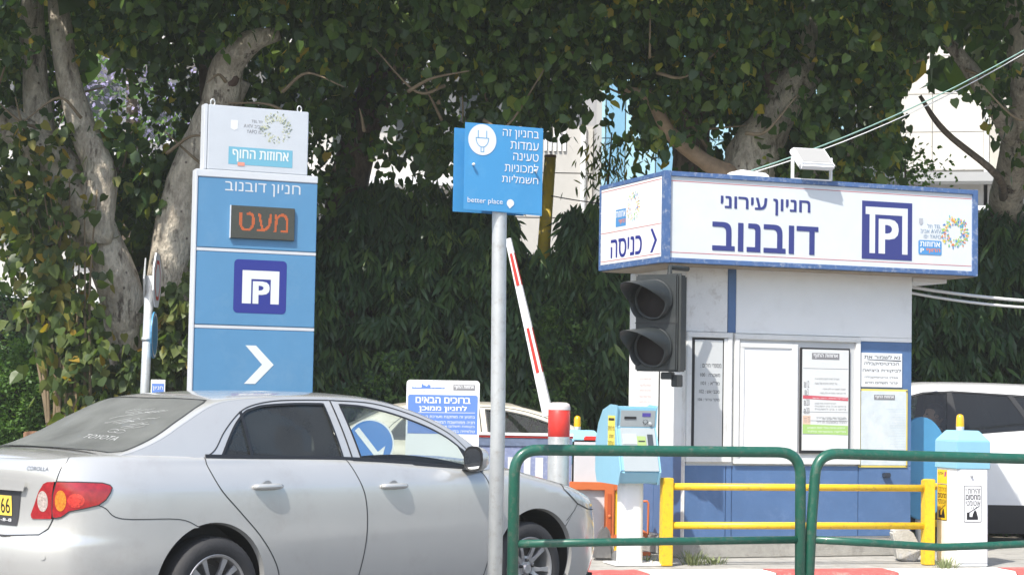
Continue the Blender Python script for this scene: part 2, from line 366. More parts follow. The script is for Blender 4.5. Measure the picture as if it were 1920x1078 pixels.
class Car:
    def __init__(s, plan, hs, E, kk=(.38, .35), belt_in=.10, prof_side=None, prof_rear=None, prof_front=None, rt=None, crown=(.03, .05)):
        s.C = crom(plan); s.S = np.r_[0, np.cumsum(np.linalg.norm(np.diff(s.C, axis=0), axis=1))]; s.L = s.S[-1]
        T = np.gradient(s.C, axis=0); T /= np.linalg.norm(T, axis=1)[:, None]; s.N = np.stack([T[:, 1], -T[:, 0]], 1)
        s.N[0] = (-1, 0); s.N[-1] = (1, 0)
        H = crom(hs); s.hx, s.hz = H[:, 0], H[:, 1]
        s.E = crom(E, 8); s.ET = np.r_[0, np.cumsum(np.linalg.norm(np.diff(s.E, axis=0), axis=1))]
        s.kk = kk; s.bi = belt_in; s.ps = prof_side; s.pr = prof_rear; s.pf = prof_front; s.rt = rt; s.cr = crown
        s.bx = np.linspace(s.hx[0], s.hx[-1], 60); r_ = np.interp(s.bx, [p[0] for p in rt], [p[1] for p in rt])
        s.bv = np.interp(s.hsx(s.bx), prof_side[:, 0], prof_side[:, 1])+r_*(1-math.cos(R(80)))-.003
    def sx(s, x): return float(np.interp(x, s.C[:, 0], s.S))
    def hsx(s, x): return np.interp(x, s.hx, s.hz)
    def wall(s, q, off=0):
        q = np.atleast_2d(q); S_, v = q[:, 0], q[:, 1]
        cx = np.interp(S_, s.S, s.C[:, 0]); cy = np.interp(S_, s.S, s.C[:, 1])
        nx = np.interp(S_, s.S, s.N[:, 0]); ny = np.interp(S_, s.S, s.N[:, 1]); l = np.hypot(nx, ny); nx /= l; ny /= l
        H = s.hsx(cx); r = np.interp(cx, [p[0] for p in s.rt], [p[1] for p in s.rt]); ph = np.clip((v-(H-r))/r, 0, R(80))
        z = np.where(v > H-r, H-r+r*np.sin(ph), v); ins = r*(1-np.cos(ph))
        f = lambda P, zz: np.interp(zz, P[:, 0], P[:, 1])
        ws = ny**2; ins = ins+f(s.ps, z)*ws+np.where(nx < 0, f(s.pr, z), f(s.pf, z))*(1-ws)
        return np.stack([cx-nx*(ins-off), cy-ny*(ins-off), z], 1)
    def vtop(s, S_):
        x = np.interp(S_, s.S, s.C[:, 0]); r = np.interp(x, [p[0] for p in s.rt], [p[1] for p in s.rt]); return float(s.hsx(x)-r+r*R(80))
    def top_edge(s, a, b, n=24): return [(q, s.vtop(q)) for q in np.linspace(a, b, n)]
    def sidey(s, x, z):
        py = np.interp(x, s.C[:, 0], s.C[:, 1]); d = z-s.hsx(x); d = np.maximum(d, -.1)
        return py+np.interp(x, s.bx, s.bv)+s.kk[0]*d+s.kk[1]*d*np.abs(d)
    def side(s, q, off=0):
        q = np.atleast_2d(q); y = s.sidey(q[:, 0], q[:, 1]); return np.stack([q[:, 0], y-off, q[:, 1]+off*.45], 1)
    def band(s, q, off=0):
        q = np.atleast_2d(q); t, u = q[:, 0], np.clip(q[:, 1], -1, 1)
        x = np.interp(t, s.ET, s.E[:, 0]); z = np.interp(t, s.ET, s.E[:, 1])
        e = .12; dx = np.interp(t+e, s.ET, s.E[:, 0])-np.interp(t-e, s.ET, s.E[:, 0]); dz = np.interp(t+e, s.ET, s.E[:, 1])-np.interp(t-e, s.ET, s.E[:, 1])
        l = np.hypot(dx, dz); nx, nz = -dz/l, dx/l
        y = s.sidey(x, z); steep = np.clip(np.abs(dz/l)*1.6, 0, 1)
        c = s.cr[0]+(s.cr[1]-s.cr[0])*steep
        p = 3.2
        o = c*np.sqrt(np.maximum(0, 1-np.abs(u)**p))*(1+.25*(1-u*u))+off
        return np.stack([x+nx*o, y*np.abs(u)*np.sign(u)*-1*-1 if False else -np.abs(y)*u, z+nz*o], 1)
    def surf(s, fn, name, poly, m, parent, holes=(), side=1, both=False, off=0, step=.035, xs=None, ys=None, label=None):
        v, f = cdt(poly, holes, step, xs, ys)
        P = fn(v, off); e = 1e-3
        A = fn(v+[e, 0], off)-fn(v-[e, 0], off); B = fn(v+[0, e], off)-fn(v-[0, e], off)
        N = np.cross(A, B); N /= np.maximum(np.linalg.norm(N, axis=1), 1e-12)[:, None]
        g = np.cross(P[f[:, 1]]-P[f[:, 0]], P[f[:, 2]]-P[f[:, 0]])
        cen = np.array([P[:, 0].mean(), 0, .5])
        # outward check
        outw = P-np.array([1.2, 0, .55])*np.array([0, 0, 1])-np.stack([np.clip(P[:, 0], .0, 2.4), P[:, 1]*0, P[:, 0]*0], 1)
        sg = np.sign((N*outw).sum(1)); N *= np.where(sg == 0, 1, sg)[:, None]
        fn_ = (g*N[f[:, 0]]).sum(1) < 0; f = f.copy(); f[fn_] = f[fn_][:, ::-1]
        parts = []
        if both or side == 1: parts.append((P, f, N))
        if both or side == -1:
            P2 = P*[1, -1, 1]; N2 = N*[1, -1, 1]; parts.append((P2, f[:, ::-1], N2))
        Vl = []; Nl = []; Fc = []; seen = {}
        for p in parts:
            idx = []
            for a_, b_ in zip(p[0], p[2]):
                key = (round(a_[0], 4), round(a_[2], 4)) if abs(a_[1]) < 1e-4 else None
                if key is not None and key in seen: idx.append(seen[key]); continue
                if key is not None: seen[key] = len(Vl)
                idx.append(len(Vl)); Vl.append(a_); Nl.append(b_)
            Fc += [tuple(idx[int(i)] for i in q) for q in p[1]]
        V = Vl; Nn = Nl
        me = mesh(name, V, Fc); o = link(name, me, m, parent, True); me.normals_split_custom_set_from_vertices([tuple(q) for q in Nn])
        if label: o['label'] = label
        return o
    def ribbon(s, fn, name, line, w, m, parent, off=.0015, both=True, closed=False):
        L = np.array(dens(line, .02, closed)); 
        if closed: L = np.vstack([L, L[:1]])
        T = np.gradient(L, axis=0); T /= np.maximum(np.linalg.norm(T, axis=1), 1e-9)[:, None]; Nn = np.stack([-T[:, 1], T[:, 0]], 1)
        A = fn(L+Nn*w/2, off); B = fn(L-Nn*w/2, off); n = len(L); V = list(A)+list(B); Fc = [(i, i+1, n+i+1, n+i) for i in range(n-1)]
        if both: link(name, mesh(name, [p*[1, -1, 1] for p in V], Fc), m, parent, True)
        return link(name, mesh(name, V, Fc), m, parent, True)
    def cap(s, name, a, b, m, parent, u0=-1, u1=1, n=30, nu=24, k=.09):
        ss = np.linspace(a, b, n); T = s.wall(np.array([(q, s.vtop(q)) for q in ss])); V = []; us = np.linspace(u0, u1, nu)
        for t in T:
            for u in us: V.append((t[0], abs(t[1])*u, t[2]+k*abs(t[1])*(1-u*u)))
        Fc = [(i*nu+j, i*nu+j+1, (i+1)*nu+j+1, (i+1)*nu+j) for i in range(n-1) for j in range(nu-1)]
        mb = MB(); mb.v = V; mb.f = Fc; mb.mi = [0]*len(Fc); me = mesh(name, V, Fc)
        o = link(name, me, m, parent, True)
        if me.polygons[len(me.polygons)//2].normal.z < 0: me.flip_normals()
        return o
def archpts(cx, cz, r, a0, a1, n=26, car=None):
    P = [(cx+r*math.cos(R(a)), cz+r*math.sin(R(a))) for a in np.linspace(a0, a1, n)]
    return [(car.sx(x), z) for x, z in P] if car else P
tyre_m = mat('tyre_rubber', (.028, .028, .030), .75, var=.15, vscale=9, bump=.3, bscale=60)
rim_m = mat('alloy_rim', (.50, .50, .51), .35, metal=.7, var=.08, dirt=(.2, .18, .16), damt=.4)
liner_m = mat('arch_liner', (.012, .012, .013), .8)
seam_m = mat('panel_gap_dark', (.02, .022, .025), .7)
trim_m = mat('black_trim', (.018, .019, .021), .4)
interior_m = mat('dark_interior', (.035, .035, .038), .85, var=.1)
seat_m = mat('seat_fabric', (.07, .07, .072), .9, var=.1)
def make_wheel(parent, cx, cy, sgn, r=.316, w=.20, rim=.213, spokes=5):
    g = bpy.data.objects.new('wheel', None); col.objects.link(g); g.parent = parent; g.location = (cx, cy, r); g.rotation_euler = (0, R(17), 0 if sgn < 0 else math.pi)
    h = w/2                                                   # local: outside faces -Y
    prof = [(rim, -h+.01), (rim+.012, -h), (r-.05, -h-.006), (r-.022, -h+.004), (r-.006, -h+.022), (r, -h+.04), (r, h-.04), (r-.02, h-.005), (rim, h)]
    MB().lathe(prof, axis='Y', n=48).build('tyre', tyre_m, g, auto=True)
    grooves = MB()
    for k in range(48):
        a = 2*math.pi*k/48; M_ = Matrix.Rotation(a, 4, 'Y')
        grooves.box(-.004, .004, -h+.03, -h+.06, r-.010, r+.0008, M=M_)
    grooves.build('tread_blocks', tyre_m, g)
    MB().lathe([(rim+.004, -h+.004), (rim, -h+.0), (rim-.012, -h+.006), (rim-.018, -h+.03), (rim-.024, h-.02)], axis='Y', n=48).build('rim', rim_m, g, auto=True)
    MB().lathe([(.0, h-.08), (.15, h-.08), (.155, h-.06), (rim-.02, h-.06)], axis='Y', n=32).build('brake_disc', mat('brake_disc', (.09, .085, .08), .5, metal=.5), g, auto=True)
    MB().lathe([(0, -h+.018), (.03, -h+.017), (.036, -h+.024), (.04, -h+.035), (.085, -h+.04), (.088, -h+.07)], axis='Y', n=32).build('hub_cap', rim_m, g, auto=True)
    proto = None
    for k in range(spokes*2):
        base = 360/spokes*(k//2); d = 13.5 if k % 2 else -13.5
        if proto is None or True:
            mb = MB()
            a0, a1 = R(base+d*.75), R(base+d)
            p0 = Vector((.055*math.cos(a0), -h+.036, .055*math.sin(a0))); p1 = Vector(((rim-.010)*math.cos(a1), -h+.016, (rim-.010)*math.sin(a1)))
            t = (p1-p0).normalized(); sd = t.cross(Vector((0, 1, 0))).normalized(); vs = []
            for p, ww, th in ((p0, .019, .03), (p0.lerp(p1, .5)+Vector((0, -.006, 0)), .013, .026), (p1, .020, .03)):
                vs += [p+sd*ww, p-sd*ww, p-sd*ww*.8+Vector((0, th, 0)), p+sd*ww*.8+Vector((0, th, 0))]
            fs = [(0, 1, 2, 3), (8, 11, 10, 9)]
            for i in (0, 4): fs += [(i+j, i+(j+1) % 4, i+4+(j+1) % 4, i+4+j) for j in range(4)]
            mb.add(vs, fs); mb.build('spoke', rim_m, g, bevel=.003)
    for k in range(5):
        a = R(72*k+36); MB().lathe([(0, -h+.016), (.008, -h+.016), (.010, -h+.02), (.013, -h+.045)], c=(.057*math.cos(a), 0, .057*math.sin(a)), axis='Y', n=10).build('lug_nut', trim_m, g, auto=True)
    return g
def seat(parent, x, y, w=.50, name='seat'):
    o = box(name, x-.02, x+.5, y-w/2, y+w/2, .32, .52, seat_m, parent, .05)
    mb = MB(); M_ = Matrix.Translation((x, y, .5)) @ Matrix.Rotation(R(-17), 4, 'Y')
    mb.box(-.07, .05, -w/2, w/2, -.05, .56, M=M_); mb.build('seat_back', seat_m, parent, bevel=.045)
    mb = MB(); mb.box(-.05, .05, -.12, .12, .62, .80, M=M_); mb.build('headrest', seat_m, parent, bevel=.04)

SP = np.array([(.1, .09), (.2, .055), (.32, .028), (.45, .010), (.58, .001), (.7, 0), (.82, .003), (.90, .009), (.94, .018), (1.0, .045), (1.08, .092), (1.2, .12)])
def smooth_prof(P):
    P = np.array(P, float); d = crom(P, 6); return d[np.argsort(d[:, 0])]
def make_sedan(name, label, loc, rz, paint, group=None, detail=True, scale=1, kind='silver'):
    t = thing(name, label, 'car', loc, rz, group); t.scale = (scale,)*3
    plan = [(-1.08, 0), (-1.07, -.25), (-1.035, -.48), (-.96, -.66), (-.84, -.765), (-.6, -.83), (-.2, -.858), (.4, -.868), (1.2, -.87), (2.0, -.868), (2.6, -.868), (3.0, -.855), (3.24, -.81), (3.40, -.72), (3.52, -.53), (3.58, -.27), (3.60, 0)]
    hs = [(-1.2, 1.065), (-1.03, 1.085), (-.9, 1.10), (-.5, 1.108), (0, 1.092), (.3, 1.085), (1.17, 1.062), (2.07, .995), (2.3, .99), (2.5, .982), (2.7, .940), (2.95, .888), (3.1, .855), (3.3, .80), (3.5, .745), (3.7, .70)]
    E = [(-.66, 1.09), (-.5, 1.118), (-.30, 1.19), (-.10, 1.29), (.12, 1.39), (.3, 1.425), (.6, 1.445), (.9, 1.45), (1.2, 1.446), (1.45, 1.425), (1.7, 1.368), (1.95, 1.272), (2.15, 1.150), (2.32, 1.02), (2.42, .95)]
    c = Car(plan, hs, E, prof_side=smooth_prof(SP), prof_rear=smooth_prof([(.1, .14), (.22, .10), (.34, .03), (.48, .0), (.58, .0), (.63, .012), (.66, .045), (.75, .055), (.9, .045), (1.0, .035), (1.08, .045), (1.2, .05)]),
            prof_front=smooth_prof([(.1, .16), (.2, .07), (.32, .01), (.45, 0), (.56, .01), (.64, .03), (.72, .07), (.8, .11), (.9, .15)]),
            rt=[(-2, .055), (-.6, .06), (-.2, .035), (.1, .02), (2.1, .02), (2.35, .07), (3.2, .09), (3.6, .05)])
    sx = c.sx; step = .035 if detail else .07
    RA = (-.02, .335, .382); FA = (2.66, .335, .388)
    # ---- wall panels
    seamb = [(1.57, .69), (1.423, .743), (1.057, .756), (.961, .814), (.918, .833)]
    dl = [(-.031, None), (-.034, 1.036), (.02, .911), (.151, .78), (.301, .636), (.409, .502), (.468, .385), (.50, .21)]
    rdl = [(sx(x), z if z else c.vtop(sx(x))) for x, z in dl]
    fdl = [(sx(x), z if z else c.vtop(sx(x))) for x, z in [(1.03, None), (1.08, .948), (1.123, .838), (1.14, .691), (1.131, .532), (1.097, .352), (1.06, .21)]]
    fdf = [(sx(x), z if z else c.vtop(sx(x))) for x, z in [(2.144, None), (2.21, .889), (2.247, .785), (2.252, .587), (2.222, .419), (2.17, .21)]]
    sm = lambda P: [tuple(q) for q in crom(P, 5)]
    rdl, fdl, fdf = sm(rdl), sm(fdl), sm(fdf); seamb = sm(seamb)
    ra = archpts(*RA, -19, 110, car=c); ra2 = archpts(*RA, 112, 199, car=c)
    lampq = [(.663, .961), (.80, .962), (.941, .957), (.985, .945), (.997, .930), (.985, .90), (.959, .862), (.918, .833), (.84, .815), (.751, .797), (.720, .776), (.698, .764), (.66, .757), (.640, .762), (.634, .80), (.639, .886)]
    lampl = [(.648, .960), (.598, .957), (.57, .945), (.534, .90), (.50, .83), (.468, .770), (.475, .752), (.489, .747), (.63, .753), (.634, .80), (.634, .886)]
    quarter = rdl[::1]+[(sx(.40), .21)]+[(q, z) for q, z in ra if z > .21]+seamb+[(.959, .862), (.985, .90), (.997, .930), (.985, .945), (.941, .957), (.80, .962), (.663, .961), (.683, 1.038), (.71, 1.071)]+c.top_edge(.715, sx(-.05))
    a_ra = [p for p in ra2 if p[1] > .23]
    rb = [(0, .642), (.26, .642), (.544, .66), (.608, .696), (.64, .757), (.66, .757), (.698, .764), (.720, .776), (.751, .797), (.84, .815)]+seamb[::-1]+a_ra+[(sx(-.40), .22), (.5, .20), (0, .20)]
    lid = [(0, .645), (.26, .645), (.544, .663), (.608, .70), (.634, .753), (.489, .747), (.475, .752), (.468, .770), (.50, .83), (.534, .90), (.57, .945), (.598, .957), (.655, .960), (.683, 1.038), (.71, 1.071)]+c.top_edge(.71, 0, 16)
    fa = [p for p in archpts(*FA, 199, 42, car=c) if p[1] > .21]
    fend = fdf+[(sx(2.27), .21)]+fa+[(sx(3.05), .70), (sx(3.084), .742), (sx(3.013), .792), (sx(2.942), .848)]+c.top_edge(sx(2.95), sx(2.15))
    he = lambda x: c.vtop(sx(x))
    headl = [(sx(2.942), .848), (sx(3.013), .792), (sx(3.084), .742), (sx(3.22), .700), (sx(3.40), .685), (sx(3.47), .70), (sx(3.46), he(3.46)-.012), (sx(3.2), he(3.2)-.006), (sx(2.96), he(2.96)-.004)]
    fb = [(c.L, c.vtop(c.L))]+c.top_edge(c.L-.001, sx(3.47), 8)+[(sx(3.47), .70), (sx(3.40), .685), (sx(3.22), .700), (sx(3.084), .742), (sx(3.05), .70)]+[p for p in archpts(*FA, 41, -19, car=c) if p[1] > .2]+[(sx(3.06), .20), (c.L-.5, .18), (c.L, .18)]
    rdoor = [rdl[0]]+c.top_edge(rdl[0][0]+.01, fdl[0][0]-.01)+fdl+rdl[:0:-1]
    fdoor = [fdl[0]]+c.top_edge(fdl[0][0]+.01, fdf[0][0]-.01)+fdf+fdl[:0:-1]
    for sd in (1, -1):
        c.surf(c.wall, 'rear_fender', quarter, paint, t, side=sd, step=step)
        d1 = c.surf(c.wall, 'rear_door', rdoor, paint, t, side=sd, step=step)
        d2 = c.surf(c.wall, 'front_door', fdoor, paint, t, side=sd, step=step)
        c.surf(c.wall, 'front_fender', fend, paint, t, side=sd, step=step)
        c.surf(c.wall, 'sill_panel', [(sx(.40), .21), (sx(2.27), .21), (sx(2.27), .15), (sx(.40), .15)], paint, t, side=sd, step=step)
        # ---- greenhouse frames and glass
        rg = [(.094, 1.09), (.17, 1.19), (.25, 1.28), (.345, 1.353), (.42, 1.378), (.524, 1.397), (.76, 1.410), (.985, 1.411), (1.02, 1.075)]
        fg = [(1.165, 1.067), (1.115, 1.408), (1.316, 1.395), (1.546, 1.350), (1.78, 1.276), (1.928, 1.208), (2.02, 1.145), (2.08, .998)]
        rf = [(-.02, 1.09), (.059, 1.135), (.155, 1.240), (.293, 1.345), (.413, 1.395), (.609, 1.426), (.844, 1.434), (1.045, 1.435), (1.09, 1.068)]
        ff = [(1.095, 1.068), (1.05, 1.435), (1.407, 1.417), (1.719, 1.342), (1.944, 1.245), (2.06, 1.155), (2.20, .995)]
        rg = sm(rg[:8])+rg[8:]; fg = fg[:1]+sm(fg[1:7])+fg[7:]; rf = sm(rf[:8])+rf[8:]; ff = ff[:1]+sm(ff[1:])
        belt = [(x, c.hsx(x)-.012) for x in np.linspace(-.62, 2.34, 40)]
        Ep = [tuple(p) for p in c.E if p[0] < 2.35][::-1]
        outer = belt+Ep
        c.surf(c.side, 'body_side_frame', outer, paint, t, holes=[rf, ff], side=sd, step=step)
        c.surf(c.side, 'window_frame', rf, paint, d1, holes=[rg], side=sd, step=step)
        c.surf(c.side, 'window_frame', ff, paint, d2, holes=[fg], side=sd, step=step)
        c.surf(c.side, 'window_glass', rg, glass('rear_tint_glass_'+kind, (.035, .04, .04) if kind == 'silver' else (.3, .3, .28), .16, (.16, .17, .165)), d1, side=sd, off=-.008, step=.08)
        c.surf(c.side, 'window_glass', fg, glass('front_glass', (.80, .85, .83), .03, (.3, .32, .3)), d2, side=sd, off=-.008, step=.08)
        c.surf(c.side, 'mirror_triangle', [(2.0, 1.16), (2.06, 1.12), (2.18, 1.0), (2.075, .995), (2.03, 1.10)], trim_m, t, side=sd, off=.003, step=.05)
    c.ribbon(c.side, 'window_seal', rg, .014, trim_m, t, off=.001, closed=True)
    c.ribbon(c.side, 'window_seal', fg, .014, trim_m, t, off=.001, closed=True)
    c.ribbon(c.side, 'quarter_divider', [(.315, 1.08), (.315, 1.36)], .022, trim_m, t, off=.002)
    for L in (rf, ff): c.ribbon(c.side, 'door_gap', L, .007, seam_m, t)
    c.ribbon(c.side, 'belt_strip', [(x, c.hsx(x)+.004) for x in np.linspace(-.02, 2.17, 40)], .022, trim_m, t, off=.004)
    for L in (rdl, fdl, fdf): c.ribbon(c.wall, 'door_gap', L, .007, seam_m, t)
    c.ribbon(c.wall, 'bumper_gap', seamb, .005, seam_m, t)
    c.ribbon(c.wall, 'bumper_gap', [(sx(2.96), .63), (sx(3.05), .70), (sx(3.084), .742)], .005, seam_m, t)
    c.ribbon(c.wall, 'lid_gap', [(.71, c.vtop(.71)), (.71, 1.071), (.683, 1.038), (.659, .961)], .006, seam_m, t)
    c.ribbon(c.wall, 'lid_gap', [(.645, .757), (.608, .697), (.544, .661), (.26, .643), (0, .643)], .008, seam_m, t)
    te = [(q, c.vtop(q)-.006) for q in np.linspace(sx(2.2), sx(3.46), 40)]
    c.ribbon(c.wall, 'hood_gap', te, .007, seam_m, t)
    c.surf(c.wall, 'rear_bumper', rb, paint, t, both=True, step=step)
    c.surf(c.wall, 'boot_lid', lid, paint, t, both=True, step=step)
    c.surf(c.wall, 'front_bumper', fb, paint, t, both=True, step=step)
    c.cap('hood', sx(2.2), c.L-.001, paint, t)
    c.cap('boot_deck', .0005, sx(-.50), paint, t, k=.035)
    c.ribbon(lambda q, off=0: _deck(c, q, off), 'lid_gap', [(x, .86) for x in np.linspace(-.93, -.62, 12)], .006, seam_m, t)
    # ---- lamps
    lr = mat('tail_lamp_red', (.36, .012, .018), .12, coat=1, var=.35, vscale=30); la = mat('tail_lamp_amber', (.68, .22, .02), .15, coat=1, var=.5, vscale=70); lw = mat('tail_lamp_clear', (.50, .42, .38), .12, coat=1, var=.5, vscale=70)
    lh = mat('head_lamp_clear', (.52, .54, .53), .08, coat=1, metal=.3, var=.3, vscale=25)
    lr2 = mat('tail_lamp_bright_red', (.62, .04, .03), .15, coat=1, var=.6, vscale=70)
    for sd in (1, -1):
        q = c.surf(c.wall, 'tail_lamp', lampq, lr, t, side=sd, off=.006, step=.02)
        c.surf(c.wall, 'indicator_lens', [(.694+.038*math.cos(a), .855+.058*math.sin(a)) for a in np.linspace(0, 6.28, 25)[:-1]], la, q, side=sd, off=.008, step=.02)
        c.surf(c.wall, 'brake_lens', [(.790+.050*math.cos(a), .858+.040*math.sin(a)) for a in np.linspace(0, 6.28, 25)[:-1]], lr2, q, side=sd, off=.008, step=.02)
        c.ribbon(c.wall, 'lamp_seal', lampq, .006, seam_m, q, off=.0065, both=False, closed=True) if sd == 1 else None
        q = c.surf(c.wall, 'tail_lamp', lampl, lr, t, side=sd, off=.006, step=.02)
        c.surf(c.wall, 'reversing_lens', [(.566+.040*math.cos(a), .848+.058*math.sin(a)) for a in np.linspace(0, 6.28, 25)[:-1]], lw, q, side=sd, off=.008, step=.02)
        c.surf(c.wall, 'head_lamp', headl, lh, t, side=sd, off=.003, step=.03)
    c.ribbon(c.wall, 'head_lamp_seal', headl, .006, seam_m, t, off=.0045, closed=True)
    # ---- roof, glass
    tm = lambda x: float(np.interp(x, c.E[:, 0], c.ET)); TM = c.ET[-1]
    U = [0, .1, .2, .3, .4, .5, .6, .7, .76, .82, .87, .91, .94, .965, .985, .995]; U = [-u for u in U[:0:-1]]+U
    rw = [(tm(-.60), -.90), (tm(-.645), -.5), (tm(-.655), 0), (tm(-.645), .5), (tm(-.60), .90), (tm(-.53), .945), (tm(-.30), .935), (tm(-.05), .92), (tm(.10), .90), (tm(.145), .86), (tm(.12), .6), (tm(.105), .3), (tm(.10), 0), (tm(.105), -.3), (tm(.12), -.6), (tm(.145), -.86), (tm(.10), -.90), (tm(-.05), -.92), (tm(-.30), -.935), (tm(-.53), -.945)]
    ws = [(tm(2.38), -.93), (tm(1.95), -.93), (tm(1.60), -.92), (tm(1.50), -.90), (tm(1.42), -.7), (tm(1.38), -.35), (tm(1.37), 0), (tm(1.38), .35), (tm(1.42), .7), (tm(1.50), .90), (tm(1.60), .92), (tm(1.95), .93), (tm(2.38), .93)]
    c.surf(c.band, 'roof', [(0, -.9999), (TM, -.9999), (TM, .9999), (0, .9999)], paint, t, holes=[rw, ws], xs=np.arange(.02, TM, .045), ys=U)
    rear_glass = c.surf(c.band, 'rear_window', rw, glass('dusty_rear_glass', (.16, .17, .17), .56 if kind == 'silver' else .25, (.21, .22, .21), refl=.8, dscale=260), t, off=.001, xs=np.arange(.02, TM, .045), ys=U)
    c.surf(c.band, 'windscreen', ws, glass('front_glass', (.80, .85, .83)), t, off=.001, xs=np.arange(.02, TM, .045), ys=U)
    c.ribbon(c.band, 'rear_window_seal', rw, .016, trim_m, t, off=.0015, both=False, closed=True)
    # ---- arches, wheels
    for (cx, cz, rr) in (RA, FA):
        for sg in (-1, 1):
            L = archpts(cx, cz, rr, -25, 205, 40, car=c); A = c.wall(np.array(L)); B = A*[1, .965, 1]; B = B*1.0; n = len(A)
            V = [(p[0], p[1]*(1 if sg < 0 else -1), p[2]) for p in A]+[(p[0]+(cx-p[0])*.03, p[1]*.965*(1 if sg < 0 else -1), p[2]+(cz-p[2])*.03) for p in A]
            link('arch_lip', mesh('arch_lip', V, [(i, i+1, n+i+1, n+i) for i in range(n-1)]), paint, t, True)
            V = [(p[0]+(cx-p[0])*.025, p[1]*.966*(1 if sg < 0 else -1), p[2]+(cz-p[2])*.025) for p in A]+[(p[0]+(cx-p[0])*-.02, .48*sg, p[2]) for p in A]
            mb = MB(); mb.add(V, [(i, i+1, n+i+1, n+i) for i in range(n-1)]); mb.add([(cx-.42, .48*sg, .1), (cx+.42, .48*sg, .1), (cx+.42, .48*sg, .78), (cx-.42, .48*sg, .78)], [(0, 1, 2, 3)]); mb.build('wheel_arch_liner', liner_m, t)
    for sg in (-1, 1):
        make_wheel(t, 0, .765*sg, sg); make_wheel(t, 2.6, .765*sg, sg)
    # ---- underbody, interior
    MB().box(-.95, 3.4, -.7, .7, .16, .24).box(.42, 2.22, -.80, .80, .15, .25).build('underbody', liner_m, t)
    mb = MB(); mb.box(.35, 2.2, -.77, -.73, .25, .97).box(.35, 2.2, .73, .77, .25, .97).box(2.15, 2.45, -.72, .72, .3, .93).box(-.62, .30, -.64, .64, .3, .98)
    mb.build('cabin_trim', interior_m, t)
    box('dashboard', 1.95, 2.3, -.68, .68, .70, .96, interior_m, t, .05)
    seat(t, 1.10, -.37); seat(t, 1.10, .37)
    box('rear_bench', .30, .80, -.62, .62, .32, .50, seat_m, t, .05)
    mb = MB(); mb.box(-.06, .05, -.62, .62, -.05, .55, M=Matrix.Translation((.30, 0, .5)) @ Matrix.Rotation(R(-20), 4, 'Y')); mb.build('rear_bench_back', seat_m, t, bevel=.04)
    MB().tube([(1.78+.05*math.sin(a)*0+.06*math.cos(a), .37+.18*math.sin(a), .86+.17*math.cos(a)) for a in np.linspace(0, 2*math.pi, 25)], .014, 8).build('steering_wheel', trim_m, t, True)
    # ---- handles
    for x in (.36, 1.36):
        for sg in (1, -1):
            zc = .915 if x < 1 else .898
            p = c.wall(np.array([(sx(x), zc)]))[0]; y0 = p[1]
            mb = MB(); pts = []; rs = []
            for k in np.linspace(0, 1, 9):
                pts.append((x-.105+.21*k, (y0-.006-.016*math.sin(math.pi*k)**.5)*sg, zc+.002)); rs.append(.013+.006*math.sin(math.pi*k)**.4)
            mb.tube(pts, rs, 10); h = mb.build('door_handle', paint, t, True)
            mb = MB(); mb.add([(x+.040*math.cos(a)*(k), (y0-.0016+.006*(1-k))*sg, zc-.004+.043*math.sin(a)*k) for k in (1,) for a in np.linspace(0, 6.28, 21)[:-1]], [tuple(range(20))]); mb.build('handle_scoop_shade', mat('handle_scoop_shade', (.30, .31, .32), .35, metal=.3), h)  # flat disc; its darker grey paints the shade of the handle scoop
    # ---- mirrors
    for sg in (-1, 1):
        g = MB(); n = 14; prof = []
        vs = []; fs = []
        for i in range(9):
            a = math.pi*i/8*.5; rr = math.sin(a) if i else 0.02; xx = .115*math.cos(a)
            for k in range(18):
                b = 2*math.pi*k/18; cy = abs(math.cos(b))**.75*(1 if math.cos(b) > 0 else -1); cz = abs(math.sin(b))**.75*(1 if math.sin(b) > 0 else -1)
                vs.append((1.955+xx, (.965+.092*rr*cy)*sg, 1.068+.084*rr*cz))
        for i in range(8):
            for k in range(18): fs.append((i*18+k, i*18+(k+1) % 18, (i+1)*18+(k+1) % 18, (i+1)*18+k))
        g.add(vs, fs); m1 = g.build('door_mirror', paint, t, True)
        face = [(1.953, (.965+.089*abs(math.cos(b))**.75*(1 if math.cos(b) > 0 else -1))*sg, 1.068+.081*abs(math.sin(b))**.75*(1 if math.sin(b) > 0 else -1)) for b in np.linspace(0, 2*math.pi, 29)[:-1]]
        link('mirror_housing_edge', mesh('m', face, [tuple(range(28))]), trim_m, m1)
        face = [(1.950, (.965+.076*abs(math.cos(b))**.75*(1 if math.cos(b) > 0 else -1))*sg, 1.068+.066*abs(math.sin(b))**.75*(1 if math.sin(b) > 0 else -1)) for b in np.linspace(0, 2*math.pi, 29)[:-1]]
        link('mirror_glass', mesh('m', face, [tuple(range(28))]), mat('mirror_silver', (.7, .72, .72), .03, metal=1), m1)
        mb = MB(); mb.add([(1.99, .79*sg, .985), (2.22, .79*sg, .98), (2.10, .79*sg, 1.06), (1.98, .92*sg, 1.0), (2.05, .92*sg, .995), (2.03, .92*sg, 1.06)], [(0, 1, 2), (3, 5, 4), (0, 3, 4, 1), (1, 4, 5, 2), (2, 5, 3, 0)]); mb.build('mirror_foot', trim_m, m1)
    return t, c, rear_glass
def _deck(c, q, off=0):
    q = np.atleast_2d(q); out = []
    for x, u in q:
        s_ = c.sx(x); p = c.wall(np.array([(s_, c.vtop(s_))]))[0]; out.append((p[0], -abs(p[1])*u, p[2]+.035*abs(p[1])*(1-u*u)+off+.001))
    return np.array(out)
silver = mat('silver_car_paint', (.59, .592, .575), .24, metal=.42, var=.03, vscale=2, coat=.8, dirt=(.46, .44, .41), dscale=2.5, damt=.45)
# SILVER CAR
car_t, cc, rear_glass = make_sedan('silver_car', 'silver four-door saloon in front with dusty rear window and red tail lamp', (-2.30, 11.88, 0), 44.8, silver)
